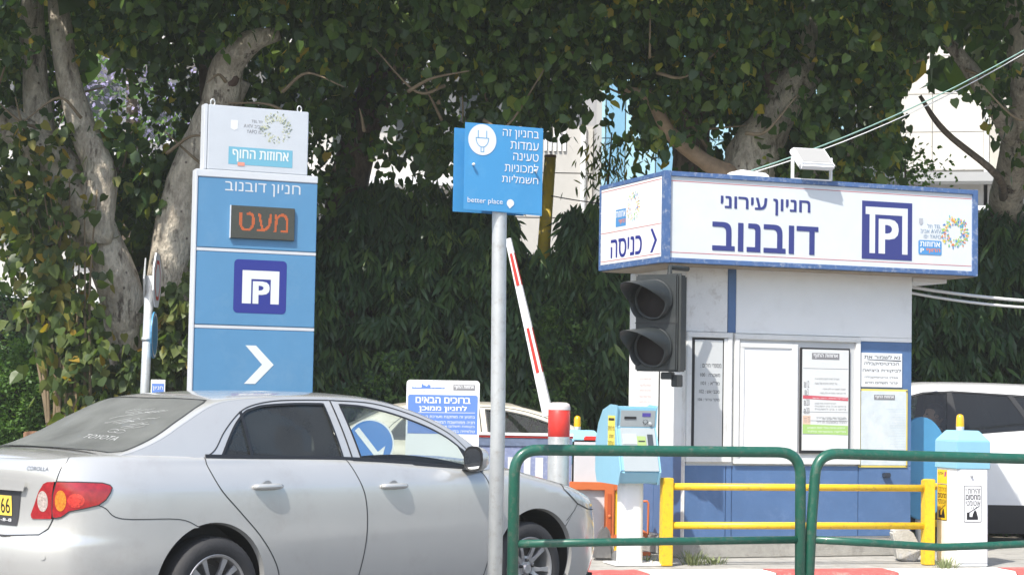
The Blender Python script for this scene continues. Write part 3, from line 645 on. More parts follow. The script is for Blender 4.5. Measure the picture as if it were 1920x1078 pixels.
# number plate, badges and the writing in the dust
def on_surface(fn, s, x0, x1, z0, z1, m, parent, off, name='lettering', bold=0, flipu=False):
    v, f, asp = text2d(s, bold); q = np.stack([x0+(x1-x0)*v[:, 0], z0+(z1-z0)*v[:, 1]], 1)
    if flipu: q = q[:, ::-1]
    return link(name, mesh(name, fn(q, off), f), m, parent)
plate_m = mat('number_plate_yellow', (.85, .62, .10), .4); blk = mat('black_print', (.015, .015, .018), .5)
pl = cc.surf(cc.wall, 'plate_recess', [(0, .70), (.345, .70), (.355, .74), (.38, .88), (.39, .905), (0, .905)], mat('plate_frame', (.05, .05, .055), .5), car_t, both=True, off=.004, step=.05)
cc.surf(cc.wall, 'plate_garnish', [(0, .90), (.425, .90), (.445, .94), (.44, .958), (0, .965)], silver, car_t, both=True, off=.022, step=.02)
pt = cc.surf(cc.wall, 'number_plate', [(0, .755), (.300, .755), (.300, .868), (0, .868)], plate_m, car_t, both=True, off=.008, step=.05)
on_surface(cc.wall, '66', .195, .285, .768, .856, blk, pt, .010, bold=.0)
on_surface(cc.wall, '9', .13, .17, .768, .856, blk, pt, .010)
on_surface(cc.wall, '\u2022-8-8', .17, .30, .722, .740, white_clean, car_t, .0095)
on_surface(cc.wall, 'COROLLA', .435, .60, 1.018, 1.042, mat('badge_chrome', (.16, .16, .17), .3, metal=.6), car_t, .003, name='badge', bold=.02)
cc.surf(cc.wall, 'parking_sensor', [(.61+.016*math.cos(a), .542+.016*math.sin(a)) for a in np.linspace(0, 6.28, 19)[:-1]], silver, car_t, off=.004, step=.02)
cc.surf(cc.wall, 'rear_reflector', [(.50, .37), (.66, .39), (.69, .43), (.64, .465), (.52, .455)], mat('tail_lamp_red', (.4, .01, .01)), car_t, off=-.002, step=.03)
dust_m = mat('dust_light', (.36, .37, .36), .9)
tmx = lambda x: float(np.interp(x, cc.E[:, 0], cc.ET))
def bandtext(q, off=0):                      # q: x across the car (u), y up the glass
    q = np.atleast_2d(q); return cc.band(np.stack([q[:, 1], q[:, 0]], 1), off)
on_surface(bandtext, 'TOYOTA', .12, .62, tmx(-.43), tmx(-.375), dust_m, rear_glass, .003, name='finger_writing')
mb = MB()
rg_ = random.Random(5)
for k in range(16):
    u0, x0 = rg_.uniform(.0, .5), rg_.uniform(-.30, -.05); du = rg_.uniform(.08, .35); pts = [(u0+du*j/6, tmx(x0+.22*du*j/6+rg_.uniform(-.008, .008))) for j in range(7)]
    for j in range(6):
        a, b = pts[j], pts[j+1]; w_ = .0022
        P = bandtext(np.array([(a[0], a[1]-w_), (b[0], b[1]-w_), (b[0], b[1]+w_), (a[0], a[1]+w_)]), .003); mb.add(P, [(0, 1, 2, 3)])
for k in range(2):
    P = [(.36+.10*k+.07*math.cos(a), tmx(-.31)+.022*math.sin(a)) for a in np.linspace(0, 6.28, 22)]
    for j in range(21):
        a, b = P[j], P[j+1]; mb.add(bandtext(np.array([(a[0], a[1]-.002), (b[0], b[1]-.002), (b[0], b[1]+.002), (a[0], a[1]+.002)]), .003), [(0, 1, 2, 3)])
mb.build('finger_scribble', dust_m, rear_glass)
# BEIGE CAR behind
beige = mat('beige_car_paint', (.55, .52, .44), .35, var=.05, coat=.4)
make_sedan('beige_car', 'pale beige car parked behind the welcome board and the sign pole', (-1.32, 19.75, 0), 1, beige, detail=False, scale=.955, kind='beige')

# ------------------------------------------------------------------ ground, road, kerbs
def ground_poly(name, pts, z, m, z0=None):
    if z0 is None: o = link(name, mesh(name, [(x, y, z) for x, y in pts], [tuple(range(len(pts)))]), m)
    else:
        n = len(pts); o = link(name, mesh(name, [(x, y, z) for x, y in pts]+[(x, y, z0) for x, y in pts], [tuple(range(n))]+[(i, n+i, n+(i+1) % n, (i+1) % n) for i in range(n)]), m)
    o['kind'] = 'structure'; return o
ground_poly('ground', [(-300, -200), (300, -200), (300, 400), (-300, 400)], 0, mat('ground_earth', (.16, .14, .11), .95, var=.3, vscale=.6))
ground_poly('road', [(-60, -30), (60, -30), (60, 20.9), (-60, 20.9)], .004, asphalt)
# island on which the booth stands: kerb stones along its edge
edge = [(-.15, 14.75), (.20, 14.42), (.62, 14.56), (1.1, 14.72), (2.10, 14.98), (3.1, 15.23), (4.1, 15.50), (5.1, 15.76), (6.1, 16.0), (7.1, 16.25)]
island = ground_poly('traffic_island', [(x+.02, y+.05) for x, y in edge]+[(7.2, 18.35), (.2, 18.1), (-.15, 17.2), (-.18, 15.2)], .146, concrete, 0)
def kerb_run(pts, cols, name='kerb', w=.34, h=.152, parent=None):
    for i in range(len(pts)-1):
        a, b = Vector((*pts[i], 0)), Vector((*pts[i+1], 0)); d = (b-a); L = d.length; d.normalize(); n = Vector((-d.y, d.x, 0))
        g = .006; mb = MB(); vs = []
        for t in np.linspace(g, L-g, 6):
            for (o, z) in ((0, 0), (.012, h-.03), (.04, h-.003), (w*.5, h+.002), (w, h)):
                p = a+d*t+n*o; p.z = z+(rg_.uniform(-.003, .003) if z > .1 else 0); vs.append(p)
        fs = [(k*5+j, (k+1)*5+j, (k+1)*5+j+1, k*5+j+1) for k in range(5) for j in range(4)]+[(0, 1, 2, 3, 4), (29, 28, 27, 26, 25)]
        mb.add(vs, fs); o = mb.build('kerb_stone', cols[i], parent)
kerb = tag(bpy.data.objects.new('kerb', None), None, None, kind='structure'); col.objects.link(kerb)
kr, kw = kerb_red, kerb_white
kerb_run(edge, [kr, kr, kr, kw, kr, kw, kr, kw, kr], parent=kerb)
# pavement with the green railing and sign pole
pav = [(-.75, 9.2), (9, 9.2), (9, 12.75), (4.5, 11.9), (1.0, 11.05), (.1, 10.85), (-.55, 10.3)]
pavement = ground_poly('pavement', pav, .12, concrete, 0)
rg_ = random.Random(11)
for i in range(14):
    for j in range(5):
        x0, y0 = .3+i*.4, 9.45+j*.4
        if y0+.4 > 10.85+.2*(x0): continue
        MB().box(x0+.004, x0+.396, y0+.004, y0+.396, .122, .152+rg_.uniform(-.003, .003)).build('paving_slab', paving, pavement)
# weeds
def weed(loc, n, h, label, seed, m=None):
    rg = random.Random(seed); mb = MB()
    for k in range(n):
        a = rg.uniform(0, 6.28); r = rg.uniform(0, .11); L = h*rg.uniform(.25, .8); lean = rg.uniform(.2, 1.3); w = rg.uniform(.002, .005)
        b = Vector((r*math.cos(a), r*math.sin(a), 0)); t = b+Vector((math.cos(a)*L*lean, math.sin(a)*L*lean, L)); mid = b.lerp(t, .55)+Vector((0, 0, L*.12)); s = Vector((-math.sin(a), math.cos(a), 0))*w
        mb.add([b-s, b+s, mid+s, mid-s, t], [(0, 1, 2, 3), (3, 2, 4)])
    o = mb.build('weed_tuft', m or MATS['weed_green']); o.location = loc; return tag(o, label, 'weed', 'weeds growing along the booth island')
mat('weed_green', (.20, .24, .10), .7, var=.4, vscale=30)
weed((1.50, 15.62, .15), 130, .16, 'green weed tuft beside the foot of the left yellow barrier post', 1)
weed((1.68, 15.72, .15), 80, .09, 'small weed tuft under the blue booth panel beside the larger tuft', 2)
weed((3.56, 15.72, .15), 90, .12, 'weed tuft between the right yellow post and the white barrier cabinet', 3)
weed((1.12, 15.75, .15), 60, .10, 'sparse weeds behind the white foot of the ticket machine', 4)

# ------------------------------------------------------------------ ticket booth
bt = thing('ticket_booth', 'white parking attendant booth with blue lower panels and sliding windows', 'booth', (1.477, 16.21, 0), 20.5)
D = 1.18
box('foundation', -.02, 2.22, -.01, D+.02, .146, .30, concrete, bt, .01)
box('wall_core', .015, 2.195, .02, D-.01, .30, 2.615, white, bt, 0)
# lower blue panels (front), recessed joints
for x0, x1 in ((.004, .385), (.391, .442), (.448, 1.672), (1.678, 2.205)): box('blue_panel', x0, x1, -.002, .03, .32, .925, booth_blue, bt, .003)
for y0, y1 in ((.01, .6), (.606, D)): box('blue_side_panel', -.006, .016, y0, y1, .32, 1.02, booth_blue, bt, .003)
box('blue_corner_panel', 1.682, 2.207, 0, .03, .93, 2.012, booth_blue, bt, .003)
# upper white band
box('upper_panel', .005, .388, 0, .03, 2.055, 2.61, white_dirty, bt, .003)
box('blue_strip', .392, .466, -.003, .03, 2.055, 2.61, booth_blue, bt, .002)
box('upper_panel', .470, 2.207, 0, .03, 2.052, 2.61, white, bt, .003)
box('upper_panel', 1.682, 2.207, .0005, .03, 2.016, 2.05, white, bt, .001)
box('corner_post', -.008, .0, -.006, .05, .30, 2.6, white_dirty, bt, .001)
def win(x0, x1, z0, z1, parent, name='window'):
    fr = MB(); w = .045
    fr.box(x0, x1, -.028, .03, z1-w, z1).box(x0, x1, -.028, .03, z0, z0+w).box(x0, x0+w, -.026, .03, z0+w, z1-w).box(x1-w, x1, -.026, .03, z0+w, z1-w)
    f = fr.build(name, alu, parent, bevel=.004)
    return f
w1 = win(.002, .428, .955, 2.05, bt)
box('rubber_seal', .052, .352, -.012, .02, 1.05, 2.0, black, w1, .002)
sheet = box('paper_sheet', .078, .340, -.016, -.010, 1.07, 1.985, mat('notice_grey', (.60, .62, .62), .5, var=.05, dirt=(.3, .3, .3), dscale=6, damt=.25), w1, .001)
box('sliding_rail', .352, .384, -.02, .02, 1.0, 2.0, alu, w1, .003)
lines_text([('מספרי חירום :', .13, .325, 1.752, 1.785), ('משטרה : 100', .13, .315, 1.675, 1.705), ('מד"א : 101', .135, .31, 1.605, 1.635), ('מכבי אש : 102', .12, .31, 1.535, 1.565), ('מוקד עירוני : 106', .11, .312, 1.463, 1.494)], -.0175, blk, sheet)
w2 = win(.452, 1.678, .94, 2.045, bt)
box('sash_shadow_gap', .50, 1.64, -.004, .02, .985, 2.0, mat('white_inner', (.55, .56, .56), .5), w2, 0)
MB().box(.505, 1.04, -.022, .01, 1.045, 1.085).box(.505, 1.04, -.022, .01, 1.93, 1.97).box(.505, .545, -.021, .01, 1.085, 1.93).box(1.0, 1.06, -.024, .012, 1.045, 1.97).build('sliding_sash', alu, w2, bevel=.003)
box('sash_panel', .545, 1.0, -.012, .0, 1.085, 1.93, white_clean, w2, .001)
box('rubber_seal', 1.085, 1.572, -.024, .01, 1.035, 1.945, black, w2, .003)
pn = box('price_notice', 1.10, 1.555, -.030, -.022, 1.06, 1.93, mat('price_white', (.66, .68, .68), .35, var=.03), w2, .001)
yp = -.0312
grey_l = mat('print_grey', (.22, .22, .23), .5); pale_l = mat('print_pale', (.42, .44, .48), .5)
def coast_logo(x0, x1, z0, z1, y, parent, m=None, fg=None, face='F'):
    flat([(x0, z0), (x1, z0), (x1, z1), (x0, z1)], y, m or grey_l, parent, 'logo_plate', face)
    h = (z1-z0)
    text('אחוזות החוף', x0+(x1-x0)*.06, x1-(x1-x0)*.06, z0+h*.16, z0+h*.86, y-.001, fg or white_clean, parent, .02, face)
coast_logo(1.19, 1.46, 1.845, 1.90, yp, pn)
for z in (1.765, 1.39, 1.315, 1.20): flat([(1.105, z), (1.55, z), (1.55, z+.003), (1.105, z+.003)], yp, grey_l, pn, 'rule')
flat([(1.105, 1.505), (1.55, 1.49), (1.55, 1.52), (1.105, 1.535)], yp-.0002, mat('print_red', (.55, .10, .13), .5), pn, 'red_band')
flat([(1.105, 1.205), (1.55, 1.195), (1.55, 1.275), (1.105, 1.285)], yp-.0002, mat('print_green', (.36, .56, .18), .5), pn, 'green_band')
flat([(1.105, 1.285), (1.18, 1.284), (1.18, 1.36), (1.105, 1.36)], yp-.0002, mat('print_peach', (.7, .5, .38), .5), pn, 'peach_band')
lines_text([('₪12', 1.115, 1.165, 1.60, 1.66), ('₪3', 1.122, 1.158, 1.53, 1.59), ('₪20', 1.115, 1.17, 1.445, 1.50), ('₪20', 1.115, 1.17, 1.375, 1.43),
  ('תעריף חניה חינם בימים א-ה', 1.22, 1.46, 1.665, 1.685), ('על הנחה מרבית של שעה', 1.22, 1.44, 1.63, 1.65), ('לשעה ראשונה או חלק ממנה', 1.3, 1.525, 1.58, 1.60), ('כל רבע שעה נוספת או חלק ממנה', 1.27, 1.525, 1.545, 1.565),
  ('תעריף לחניית סוף שבוע', 1.22, 1.43, 1.455, 1.475), ('בימים א-ה בין השעות', 1.22, 1.53, 1.43, 1.448), ('ביום ו בין השעות', 1.22, 1.53, 1.405, 1.423), ('תעריף יומי מרבי בחניון', 1.24, 1.525, 1.33, 1.35),
  ('75% הנחה', 1.115, 1.175, 1.30, 1.35), ('לתושבי תל אביב יפו', 1.3, 1.535, 1.325, 1.345), ('החניה באמצעות תו דייר', 1.24, 1.535, 1.295, 1.315)], yp-.0006, grey_l, pn)
lines_text([('החניון פתוח בכל ימות השבוע', 1.15, 1.52, 1.245, 1.265), ('סליקה באשראי בלבד', 1.15, 1.53, 1.212, 1.232), ('תעריף מיוחד לימי שישי', 1.2, 1.54, 1.503, 1.517)], yp-.0008, white_clean, pn)
# notices on the blue corner
n1 = box('card_notice', 1.690, 2.105, -.012, -.002, 1.615, 1.915, mat('card_white', (.72, .74, .75), .4, var=.04), bt, .003)
lines_text([('נא לשמור את', 1.72, 2.08, 1.865, 1.897), ('הכרטיס/קבלה', 1.72, 2.07, 1.802, 1.838), ('לביקורת ביציאה', 1.705, 2.09, 1.743, 1.778), ('אבדן כרטיס/קבלה', 1.725, 2.06, 1.69, 1.712), ('יגרור תשלום חדש', 1.73, 2.06, 1.645, 1.668)], -.0132, blk, n1)
flat([(1.75, 1.854), (2.09, 1.845), (2.09, 1.853), (1.75, 1.858)], -.0135, blk, n1, 'pen_line')
MB().box(1.672, 2.165, -.010, -.002, .915, 1.600).build('yellow_frame_notice', mat('notice_yellow', (.72, .60, .15), .5, var=.08), bt, bevel=.003)
n2 = box('notice_sheet', 1.690, 2.147, -.013, -.009, .935, 1.582, mat('faded_notice', (.60, .66, .68), .5, var=.12, vscale=9, dirt=(.72, .73, .72), dscale=6, damt=.8), bt, .001)
coast_logo(1.82, 2.03, 1.505, 1.55, -.0142, n2)
fr_ = random.Random(9); words = ['חניון', 'תשלום', 'הנהלה', 'רכב', 'כניסה', 'יציאה', 'החניה', 'באחריות', 'בעלי', 'כללי', 'מותר', 'אין', 'לקוח', 'נכבד']
lines_text([(' '.join(fr_.choice(words) for _ in range(fr_.randint(4, 6))), None, 2.135, 1.42-k*.0235, 1.431-k*.0235) for k in range(20)], -.0142, mat('print_faded_blue', (.42, .53, .62), .5), n2, 'faded_lettering')
for x in (1.685, 2.152):
    for z in (.93, 1.585): MB().lathe([(0, -.016), (.007, -.015), (.009, -.010)], c=(x, 0, z), axis='Y', n=8).build('screw', mat('screw_dark', (.2, .15, .08), .5), bt)
box('cable_gland', 1.91, 1.975, -.05, -.002, .83, .87, mat('dark_fitting', (.03, .04, .06), .5), bt, .006)
# left face: panel, window with notices
box('side_panel', -.004, .018, .02, D-.02, 1.03, 2.60, white, bt, .002)
box('side_window', -.018, .0, .55, .97, 1.15, 1.78, alu, bt, .003)
sp = box('side_notice', -.024, -.016, .60, .93, 1.18, 1.72, mat('side_paper', (.74, .73, .72), .5, var=.03), bt, .001)
lines_text([(' '.join(fr_.choice(words) for _ in range(3)), -.88, -.64, 1.64-k*.05, 1.66-k*.05) for k in range(8)], -.0255, mat('print_pink', (.6, .45, .45), .5), sp, face='L')
MB().tube([(-.012, .50, 1.0), (-.012, .50, 2.0)], .006, 8).build('side_cable', black, bt)
box('cable_bracket', -.03, .0, 1.03, 1.10, 2.03, 2.10, galv, bt, .004)
# fascia sign box
fs = thing('fascia_sign', 'large white parking sign box with blue frame on the booth roof', 'sign', (1.477, 16.21, 0), 20.5)
X0, X1, Y0, Y1, Z0, Z1 = -.355, 2.682, -.30, 1.06, 2.605, 3.365
box('sign_box', X0+.01, X1-.01, Y0+.012, Y1, Z0+.012, Z1-.012, mat('sign_panel_white', (.66, .70, .72), .35, var=.03, dirt=(.5, .52, .5), dscale=2, damt=.25), fs, 0)
f = MB(); e = .042
f.box(X0, X1, Y0-.004, Y0+.03, Z1-e, Z1).box(X0, X1, Y0-.004, Y0+.03, Z0, Z0+e); f.build('frame_rail', frame_blue, fs, bevel=.004)
f = MB().box(X1-.05, X1+.004, Y0-.007, Y0+.05, Z0-.002, Z1+.002); f.build('frame_corner', frame_blue, fs, bevel=.004)
MB().box(X0-.006, X0+.055, Y0-.010, Y0+.05, Z0-.003, Z1+.003).build('frame_corner', frame_blue, fs, bevel=.004)
f = MB(); f.box(X0-.004, X0+.03, Y0+.05, Y1, Z1-.04, Z1).box(X0-.004, X0+.03, Y0+.05, Y1, Z0, Z0+.05).box(X0-.006, X0+.03, Y1-.03, Y1+.003, Z0, Z1); f.build('frame_rail', frame_blue, fs, bevel=.004)
box('side_print', X0-.001, X0+.008, Y0+.055, Y1-.035, Z0+.052, Z1-.042, mat('side_print_white', (.80, .80, .79), .4), fs, 0)
box('soffit', X0+.02, X1-.02, Y0+.02, Y1-.02, Z0-.01, Z0+.02, mat('soffit_rust', (.36, .30, .23), .8, var=.3, dirt=(.15, .08, .04), damt=.8), fs, .002)
box('white_end_cap', 2.25, 2.60, Y0+.35, Y1-.1, Z0-.05, Z0-.011, white, fs, .003)
yf = Y0+.0105
thin_red = mat('thin_red_line', (.55, .12, .13), .5)
for z in (Z0+.085, Z1-.082): flat([(X0+.06, z), (X1-.055, z), (X1-.055, z+.005), (X0+.06, z+.005)], yf, thin_red, fs, 'red_line')
for z in (Z0+.075, Z1-.065, 2.93): flat([(-(Y1-.04), z), (-(Y0+.06), z), (-(Y0+.06), z+.005), (-(Y1-.04), z+.005)], X0-.0025, thin_red, fs, 'red_line', 'L')
text('חניון עירוני', .165, 1.015, 3.045, 3.185, yf-.002, navy, fs, .025)
text('דובנוב', .090, 1.095, 2.725, 2.965, yf-.002, navy, fs, .03)
def p_logo(x0, x1, z0, z1, y, parent, mb_, mf, r=0, tail=True):
    g = flat(rrect(x0, x1, z0, z1, r) if r else [(x0, z0), (x1, z0), (x1, z1), (x0, z1)], y, mb_, parent, 'emblem_plate')
    w, h = x1-x0, z1-z0; q = lambda a, b: (x0+w*a, z0+h*b)
    if tail: poly = [q(.07, .90), q(.91, .90), q(.91, .10), q(.80, .10), q(.80, .77), q(.26, .77), q(.26, .10), q(.15, .10), q(.15, .77), q(.07, .77)]
    else: poly = [q(.16, .80), q(.86, .80), q(.86, .18), q(.70, .18), q(.70, .64), q(.33, .64), q(.33, .18), q(.16, .18)]
    flat(poly, y-.0012, mf, g, 'emblem_arch')
    if tail: text('P', q(.33, .1)[0], q(.73, .1)[0], z0+h*.10, z0+h*.70, y-.0012, mf, g, .04)
    else: text('P', q(.36, .1)[0], q(.68, .1)[0], z0+h*.18, z0+h*.60, y-.0012, mf, g, .06)
    return g
p_logo(1.520, 2.020, 2.715, 3.215, yf-.002, fs, navy, mat('sign_panel_white', (1, 1, 1)))
gb = mat('light_blue_logo', (.08, .28, .58), .4)
g1 = flat(rrect(2.085, 2.32, 2.775, 2.90, .015), yf-.002, gb, fs, 'logo_plate')
text('אחוזות', 2.10, 2.305, 2.845, 2.888, yf-.003, white_clean, g1, .03); text('החוף', 2.165, 2.305, 2.79, 2.83, yf-.003, lc[2], g1, .03)
text('P', 2.105, 2.14, 2.79, 2.83, yf-.003, white_clean, g1, .03)
lines_text([('TEL תל', 2.175, 2.315, 3.010, 3.045), ('AVIV אביב', 2.105, 2.315, 2.965, 3.0), ('YAFO יפו', 2.14, 2.315, 2.918, 2.953)], yf-.002, mat('print_blue_grey', (.20, .30, .42), .5), fs)
logo_ring(2.455, 2.985, .135, yf-.002, fs, lc)
flat([(2.09, 3.05), (2.11, 3.03), (2.13, 3.05), (2.13, 3.09), (2.09, 3.09)], yf-.002, pale_l, fs, 'crest')
# side face print (x along -Y): chevron on the right, word to its left
ysd = X0-.0025
text('כניסה', -.80, -.14, 2.70, 2.865, ysd, navy2, fs, .03, 'L')
flat([(.03, 2.70), (.075, 2.70), (.165, 2.80), (.075, 2.90), (.03, 2.90), (.115, 2.80)], ysd, navy2, fs, 'arrow', 'L')
logo_ring(-.33, 3.13, .13, ysd, fs, lc, 'L', 80)
g2 = flat([(-.70, 2.97), (-.48, 2.97), (-.48, 3.12), (-.70, 3.12)], ysd, gb, fs, 'logo_plate', 'L')
text('אחוזות', -.69, -.49, 3.05, 3.105, ysd-.001, white_clean, g2, .03, 'L'); text('החוף', -.63, -.49, 2.985, 3.03, ysd-.001, lc[2], g2, .03, 'L')
# floodlights on the roof
fl = thing('floodlight', 'white square floodlight on a bracket above the large sign', 'floodlight', (2.54, 16.30, 3.36), 16)
Mf = Matrix.Translation((0, 0, .17)) @ Matrix.Rotation(R(-52), 4, 'X')
MB().box(-.165, .165, -.05, .02, -.14, .14, M=Mf @ Matrix.Rotation(R(0), 4, 'Z')).build('housing', white_clean, fl, bevel=.02)
MB().box(-.135, .135, -.054, -.049, -.11, .11, M=Mf).build('lens', mat('lens_grey', (.38, .38, .38), .25, coat=.4), fl, bevel=.002)
MB().box(-.185, -.170, -.02, .02, 0, .20).box(.170, .185, -.02, .02, 0, .20).box(-.185, .185, -.02, .02, 0, .012).build('bracket', white_clean, fl, bevel=.002)
f2 = thing('roof_lamp', 'flat white lamp lying on top edge of the large sign', 'lamp', (2.02, 16.45, 3.36), 20)
MB().prism([(-.17, 0), (.17, 0), (.12, .065), (-.13, .085)], -.12, .14).build('housing', white_clean, f2, bevel=.01)
MB().box(-.03, .03, -.15, -.08, 0, .02).build('clip', galv, f2)
# traffic signal
tl = thing('traffic_light', 'dark two-lamp traffic light with large hoods on the booth corner', 'traffic light', (1.195, 15.70, 2.10), -27)
box('housing', -.185, .185, -.03, .18, -.395, .395, darkgrey, tl, .012)
box('back_plate', .10, .205, .0, .012, -.40, .405, mat('backing_dark', (.035, .04, .04), .5), tl, .002)
for zc in (.19, -.20):
    a0 = -28
    MB().lathe([(0, -.062), (.06, -.058), (.11, -.045), (.145, -.034)], c=(-.02, 0, zc), axis='Y', n=32).build('lens', mat('dark_lens', (.018, .014, .014), .6, spec=.2), tl, True)
    MB().lathe([(.15, -.03), (.165, -.035), (.168, -.05), (.158, -.055), (.15, -.05)], c=(-.02, 0, zc), axis='Y', n=32).build('lens_ring', darkgrey, tl, True)
    vs = []; n = 30
    for i in range(n+1):
        a = R(-55+290*i/n); top = max(0, math.sin(a)); L = .07+.26*top**1.1
        for rr in (.158, .163):
            vs += [(-.02+rr*math.cos(a), -.045, zc+rr*math.sin(a)), (-.02+rr*math.cos(a)*.97-.10*L/.33, -.045-L, zc+rr*math.sin(a)*.97-.03)]
    fsx = []
    for i in range(n):
        b = i*4; c2 = b+4; fsx += [(b, b+1, c2+1, c2), (b+2, c2+2, c2+3, b+3), (b+1, b+3, c2+3, c2+1)]
    MB().add(vs, fsx).build('hood', darkgrey, tl, True)
box('joint_strip', -.187, .187, -.034, -.028, -.006, .0, black, tl, .001)
MB().tube([(.07, .08, .40), (.07, .08, .46), (.14, .3, .46)], .022, 10).build('top_bracket', darkgrey, tl)
MB().box(.02, .12, .03, .10, -.46, -.40).box(.10, .15, .06, .2, -.52, -.42).build('bottom_bracket', darkgrey, tl, bevel=.006)

# ------------------------------------------------------------------ totem sign
tt = thing('totem_sign', 'tall blue and grey parking totem with orange dot display', 'sign', (-2.59, 15.6, 0), 24)
box('core', .02, 1.02, .02, .10, .0, 3.26, totem_rim, tt, .004)
box('side_trim', -.012, .012, -.008, .09, .0, 3.285, totem_rim, tt, .006)
box('base_panel', .014, 1.035, -.004, .03, .08, 1.99, totem_blue, tt, .006)
box('divider', .014, 1.035, -.001, .03, 1.992, 2.018, totem_rim, tt, .002)
box('blue_panel', .014, 1.035, -.004, .03, 2.020, 2.620, totem_blue, tt, .006)
box('divider', .014, 1.035, -.001, .03, 2.622, 2.648, totem_rim, tt, .002)
box('blue_panel', .014, 1.035, -.004, .03, 2.650, 3.225, totem_blue, tt, .006)
box('divider', -.006, 1.037, -.006, .10, 3.228, 3.29, totem_rim, tt, .006)
box('header_panel', .085, .945, .0, .05, 3.291, 3.825, totem_grey, tt, .006)
box('header_side', .05, .082, .0, .10, 3.291, 3.828, totem_rim, tt, .005)
box('header_back', .083, .945, .052, .10, 3.291, 3.82, totem_rim, tt, .005)
for x in (.135, .88): MB().tube([(x+.018*math.cos(a), .06, 3.85+.028*math.sin(a)) for a in np.linspace(0, 6.283, 13)], .006, 6).build('lifting_eye', galv, tt, True)
text('חניון דובנוב', .24, .885, 3.095, 3.20, -.0055, totem_rim, tt, .0)
led = box('display', .29, .835, -.03, -.004, 2.735, 3.005, mat('display_black', (.055, .06, .052), .5, var=.2, vscale=60), tt, .004)
box('display_edge', .285, .2895, -.032, -.004, 2.735, 3.005, totem_rim, tt, .001)
v, fcs, asp = text2d('מעט', 0); dots = MB(); off = MB(); NX, NZ = 60, 30
tri = []
for q in fcs:
    for k in range(1, len(q)-1): tri.append((q[0], q[k], q[k+1]))
gx, gz = np.meshgrid((np.arange(NX)+.5)/NX, (np.arange(NZ)+.5)/NZ); gx, gz = gx.ravel(), gz.ravel()
tx, tz = (gx-.12)/.78, (gz-.22)/.60; on = np.zeros(len(gx), bool)
for a, b, c3 in tri:
    A, B, C3 = v[a], v[b], v[c3]; d = (B[0]-A[0])*(C3[1]-A[1])-(C3[0]-A[0])*(B[1]-A[1])
    if abs(d) < 1e-9: continue
    u_ = ((tx-A[0])*(C3[1]-A[1])-(C3[0]-A[0])*(tz-A[1]))/d; w_ = ((B[0]-A[0])*(tz-A[1])-(tx-A[0])*(B[1]-A[1]))/d
    on |= (u_ >= -.01) & (w_ >= -.01) & (u_+w_ <= 1.01)
for x, z, o_ in zip(gx, gz, on):
    cx_, cz_ = .295+.535*x, 2.74+.26*z; r = .0034 if o_ else .0022
    (dots if o_ else off).add([(cx_-r, -.0312, cz_-r), (cx_+r, -.0312, cz_-r), (cx_+r, -.0312, cz_+r), (cx_-r, -.0312, cz_+r)], [(0, 1, 2, 3)])
dots.build('lit_dots', mat('led_orange', (.55, .12, .03), .5, emit=.22), led, kind='stuff'); off.build('unlit_dots', mat('led_off', (.11, .115, .09), .5), led, kind='stuff')
p_logo(.333, .783, 2.125, 2.565, -.0055, tt, navy2, mat('totem_print', (.70, .74, .72), .45), r=.035, tail=False)
box('arrow', 0, 0, 0, 0, 0, 0, totem_rim, tt, 0) if False else None
flat([(.445, 1.860), (.535, 1.860), (.690, 1.705), (.535, 1.545), (.440, 1.545), (.590, 1.705)], -.006, mat('totem_print', (.7, .74, .72)), tt, 'arrow')
coast_logo(.262, .81, 3.345, 3.49, -.0015, tt, mat('teal_plate', (.16, .42, .55), .4), mat('totem_print', (.7, .74, .72)))
flat(rrect(.34, .40, 3.335, 3.365, .006), -.0035, mat('pale_red', (.75, .3, .22), .5), tt, 'car_mark')
flat([(.275, 3.71), (.335, 3.71), (.335, 3.64), (.305, 3.625), (.275, 3.64)], -.0015, mat('print_soft_white', (.72, .74, .75), .4), tt, 'crest')
lines_text([('תל TEL', .45, .545, 3.70, 3.725), ('אביב AVIV', .385, .545, 3.655, 3.685), ('יפו YAFO', .41, .545, 3.61, 3.64)], -.0015, grey_l, tt)
logo_ring(.665, 3.67, .125, -.0015, tt, [mat('ring_silver', (.62, .65, .62), .4), mat('ring_dark', (.2, .24, .2), .5), mat('ring_olive', (.5, .52, .34), .5)])

# ------------------------------------------------------------------ electric charging sign on pole
sp = thing('charging_sign', 'blue electric car charging sign with white plug symbol on grey pole', 'sign', (-.053, 10.0, .12), 25)
MB().tube([(0, .03, 0), (.005, .03, 1.2), (-.008, .03, 2.335), (-.008, .03, 2.55)], .0385, 20).build('pole', galv, sp, True)
b1 = box('sign_plate', -.232, .218, -.015, -.012, 2.318, 2.773, ev_blue, sp, .001)
MB().prism([(-.232, 2.322), (.218, 2.310), (.218, 2.318), (-.232, 2.330)], -.014, -.0125).build('plate_edge', ev_blue, sp)
box('rear_plate', -.250, .16, .085, .088, 2.315, 2.755, ev_blue, sp, .001)
yy = -.0165
flat(arc(-.134, 2.688, .080, .081, n=40), yy, ev_grey, b1, 'symbol_disc')
ml = mat('plug_line', (.10, .36, .60), .5)
def stroke2(pts, w, y, m, parent, name='plug_symbol'):
    mb = MB()
    for a, b in zip(pts[:-1], pts[1:]):
        d = Vector((b[0]-a[0], 0, b[1]-a[1])); 
        if d.length < 1e-6: continue
        d.normalize(); n = Vector((-d.z, 0, d.x))*w/2; A = Vector((a[0], y, a[1]))-d*w*.3; B = Vector((b[0], y, b[1]))+d*w*.3
        mb.add([A-n, B-n, B+n, A+n], [(0, 1, 2, 3)])
    return mb.build(name, m, parent)
stroke2([(-.170, 2.697)]+arc(-.134, 2.697, .036, .048, 180, 360, 14)+[(-.170, 2.697)], .004, yy-.0005, ml, b1)
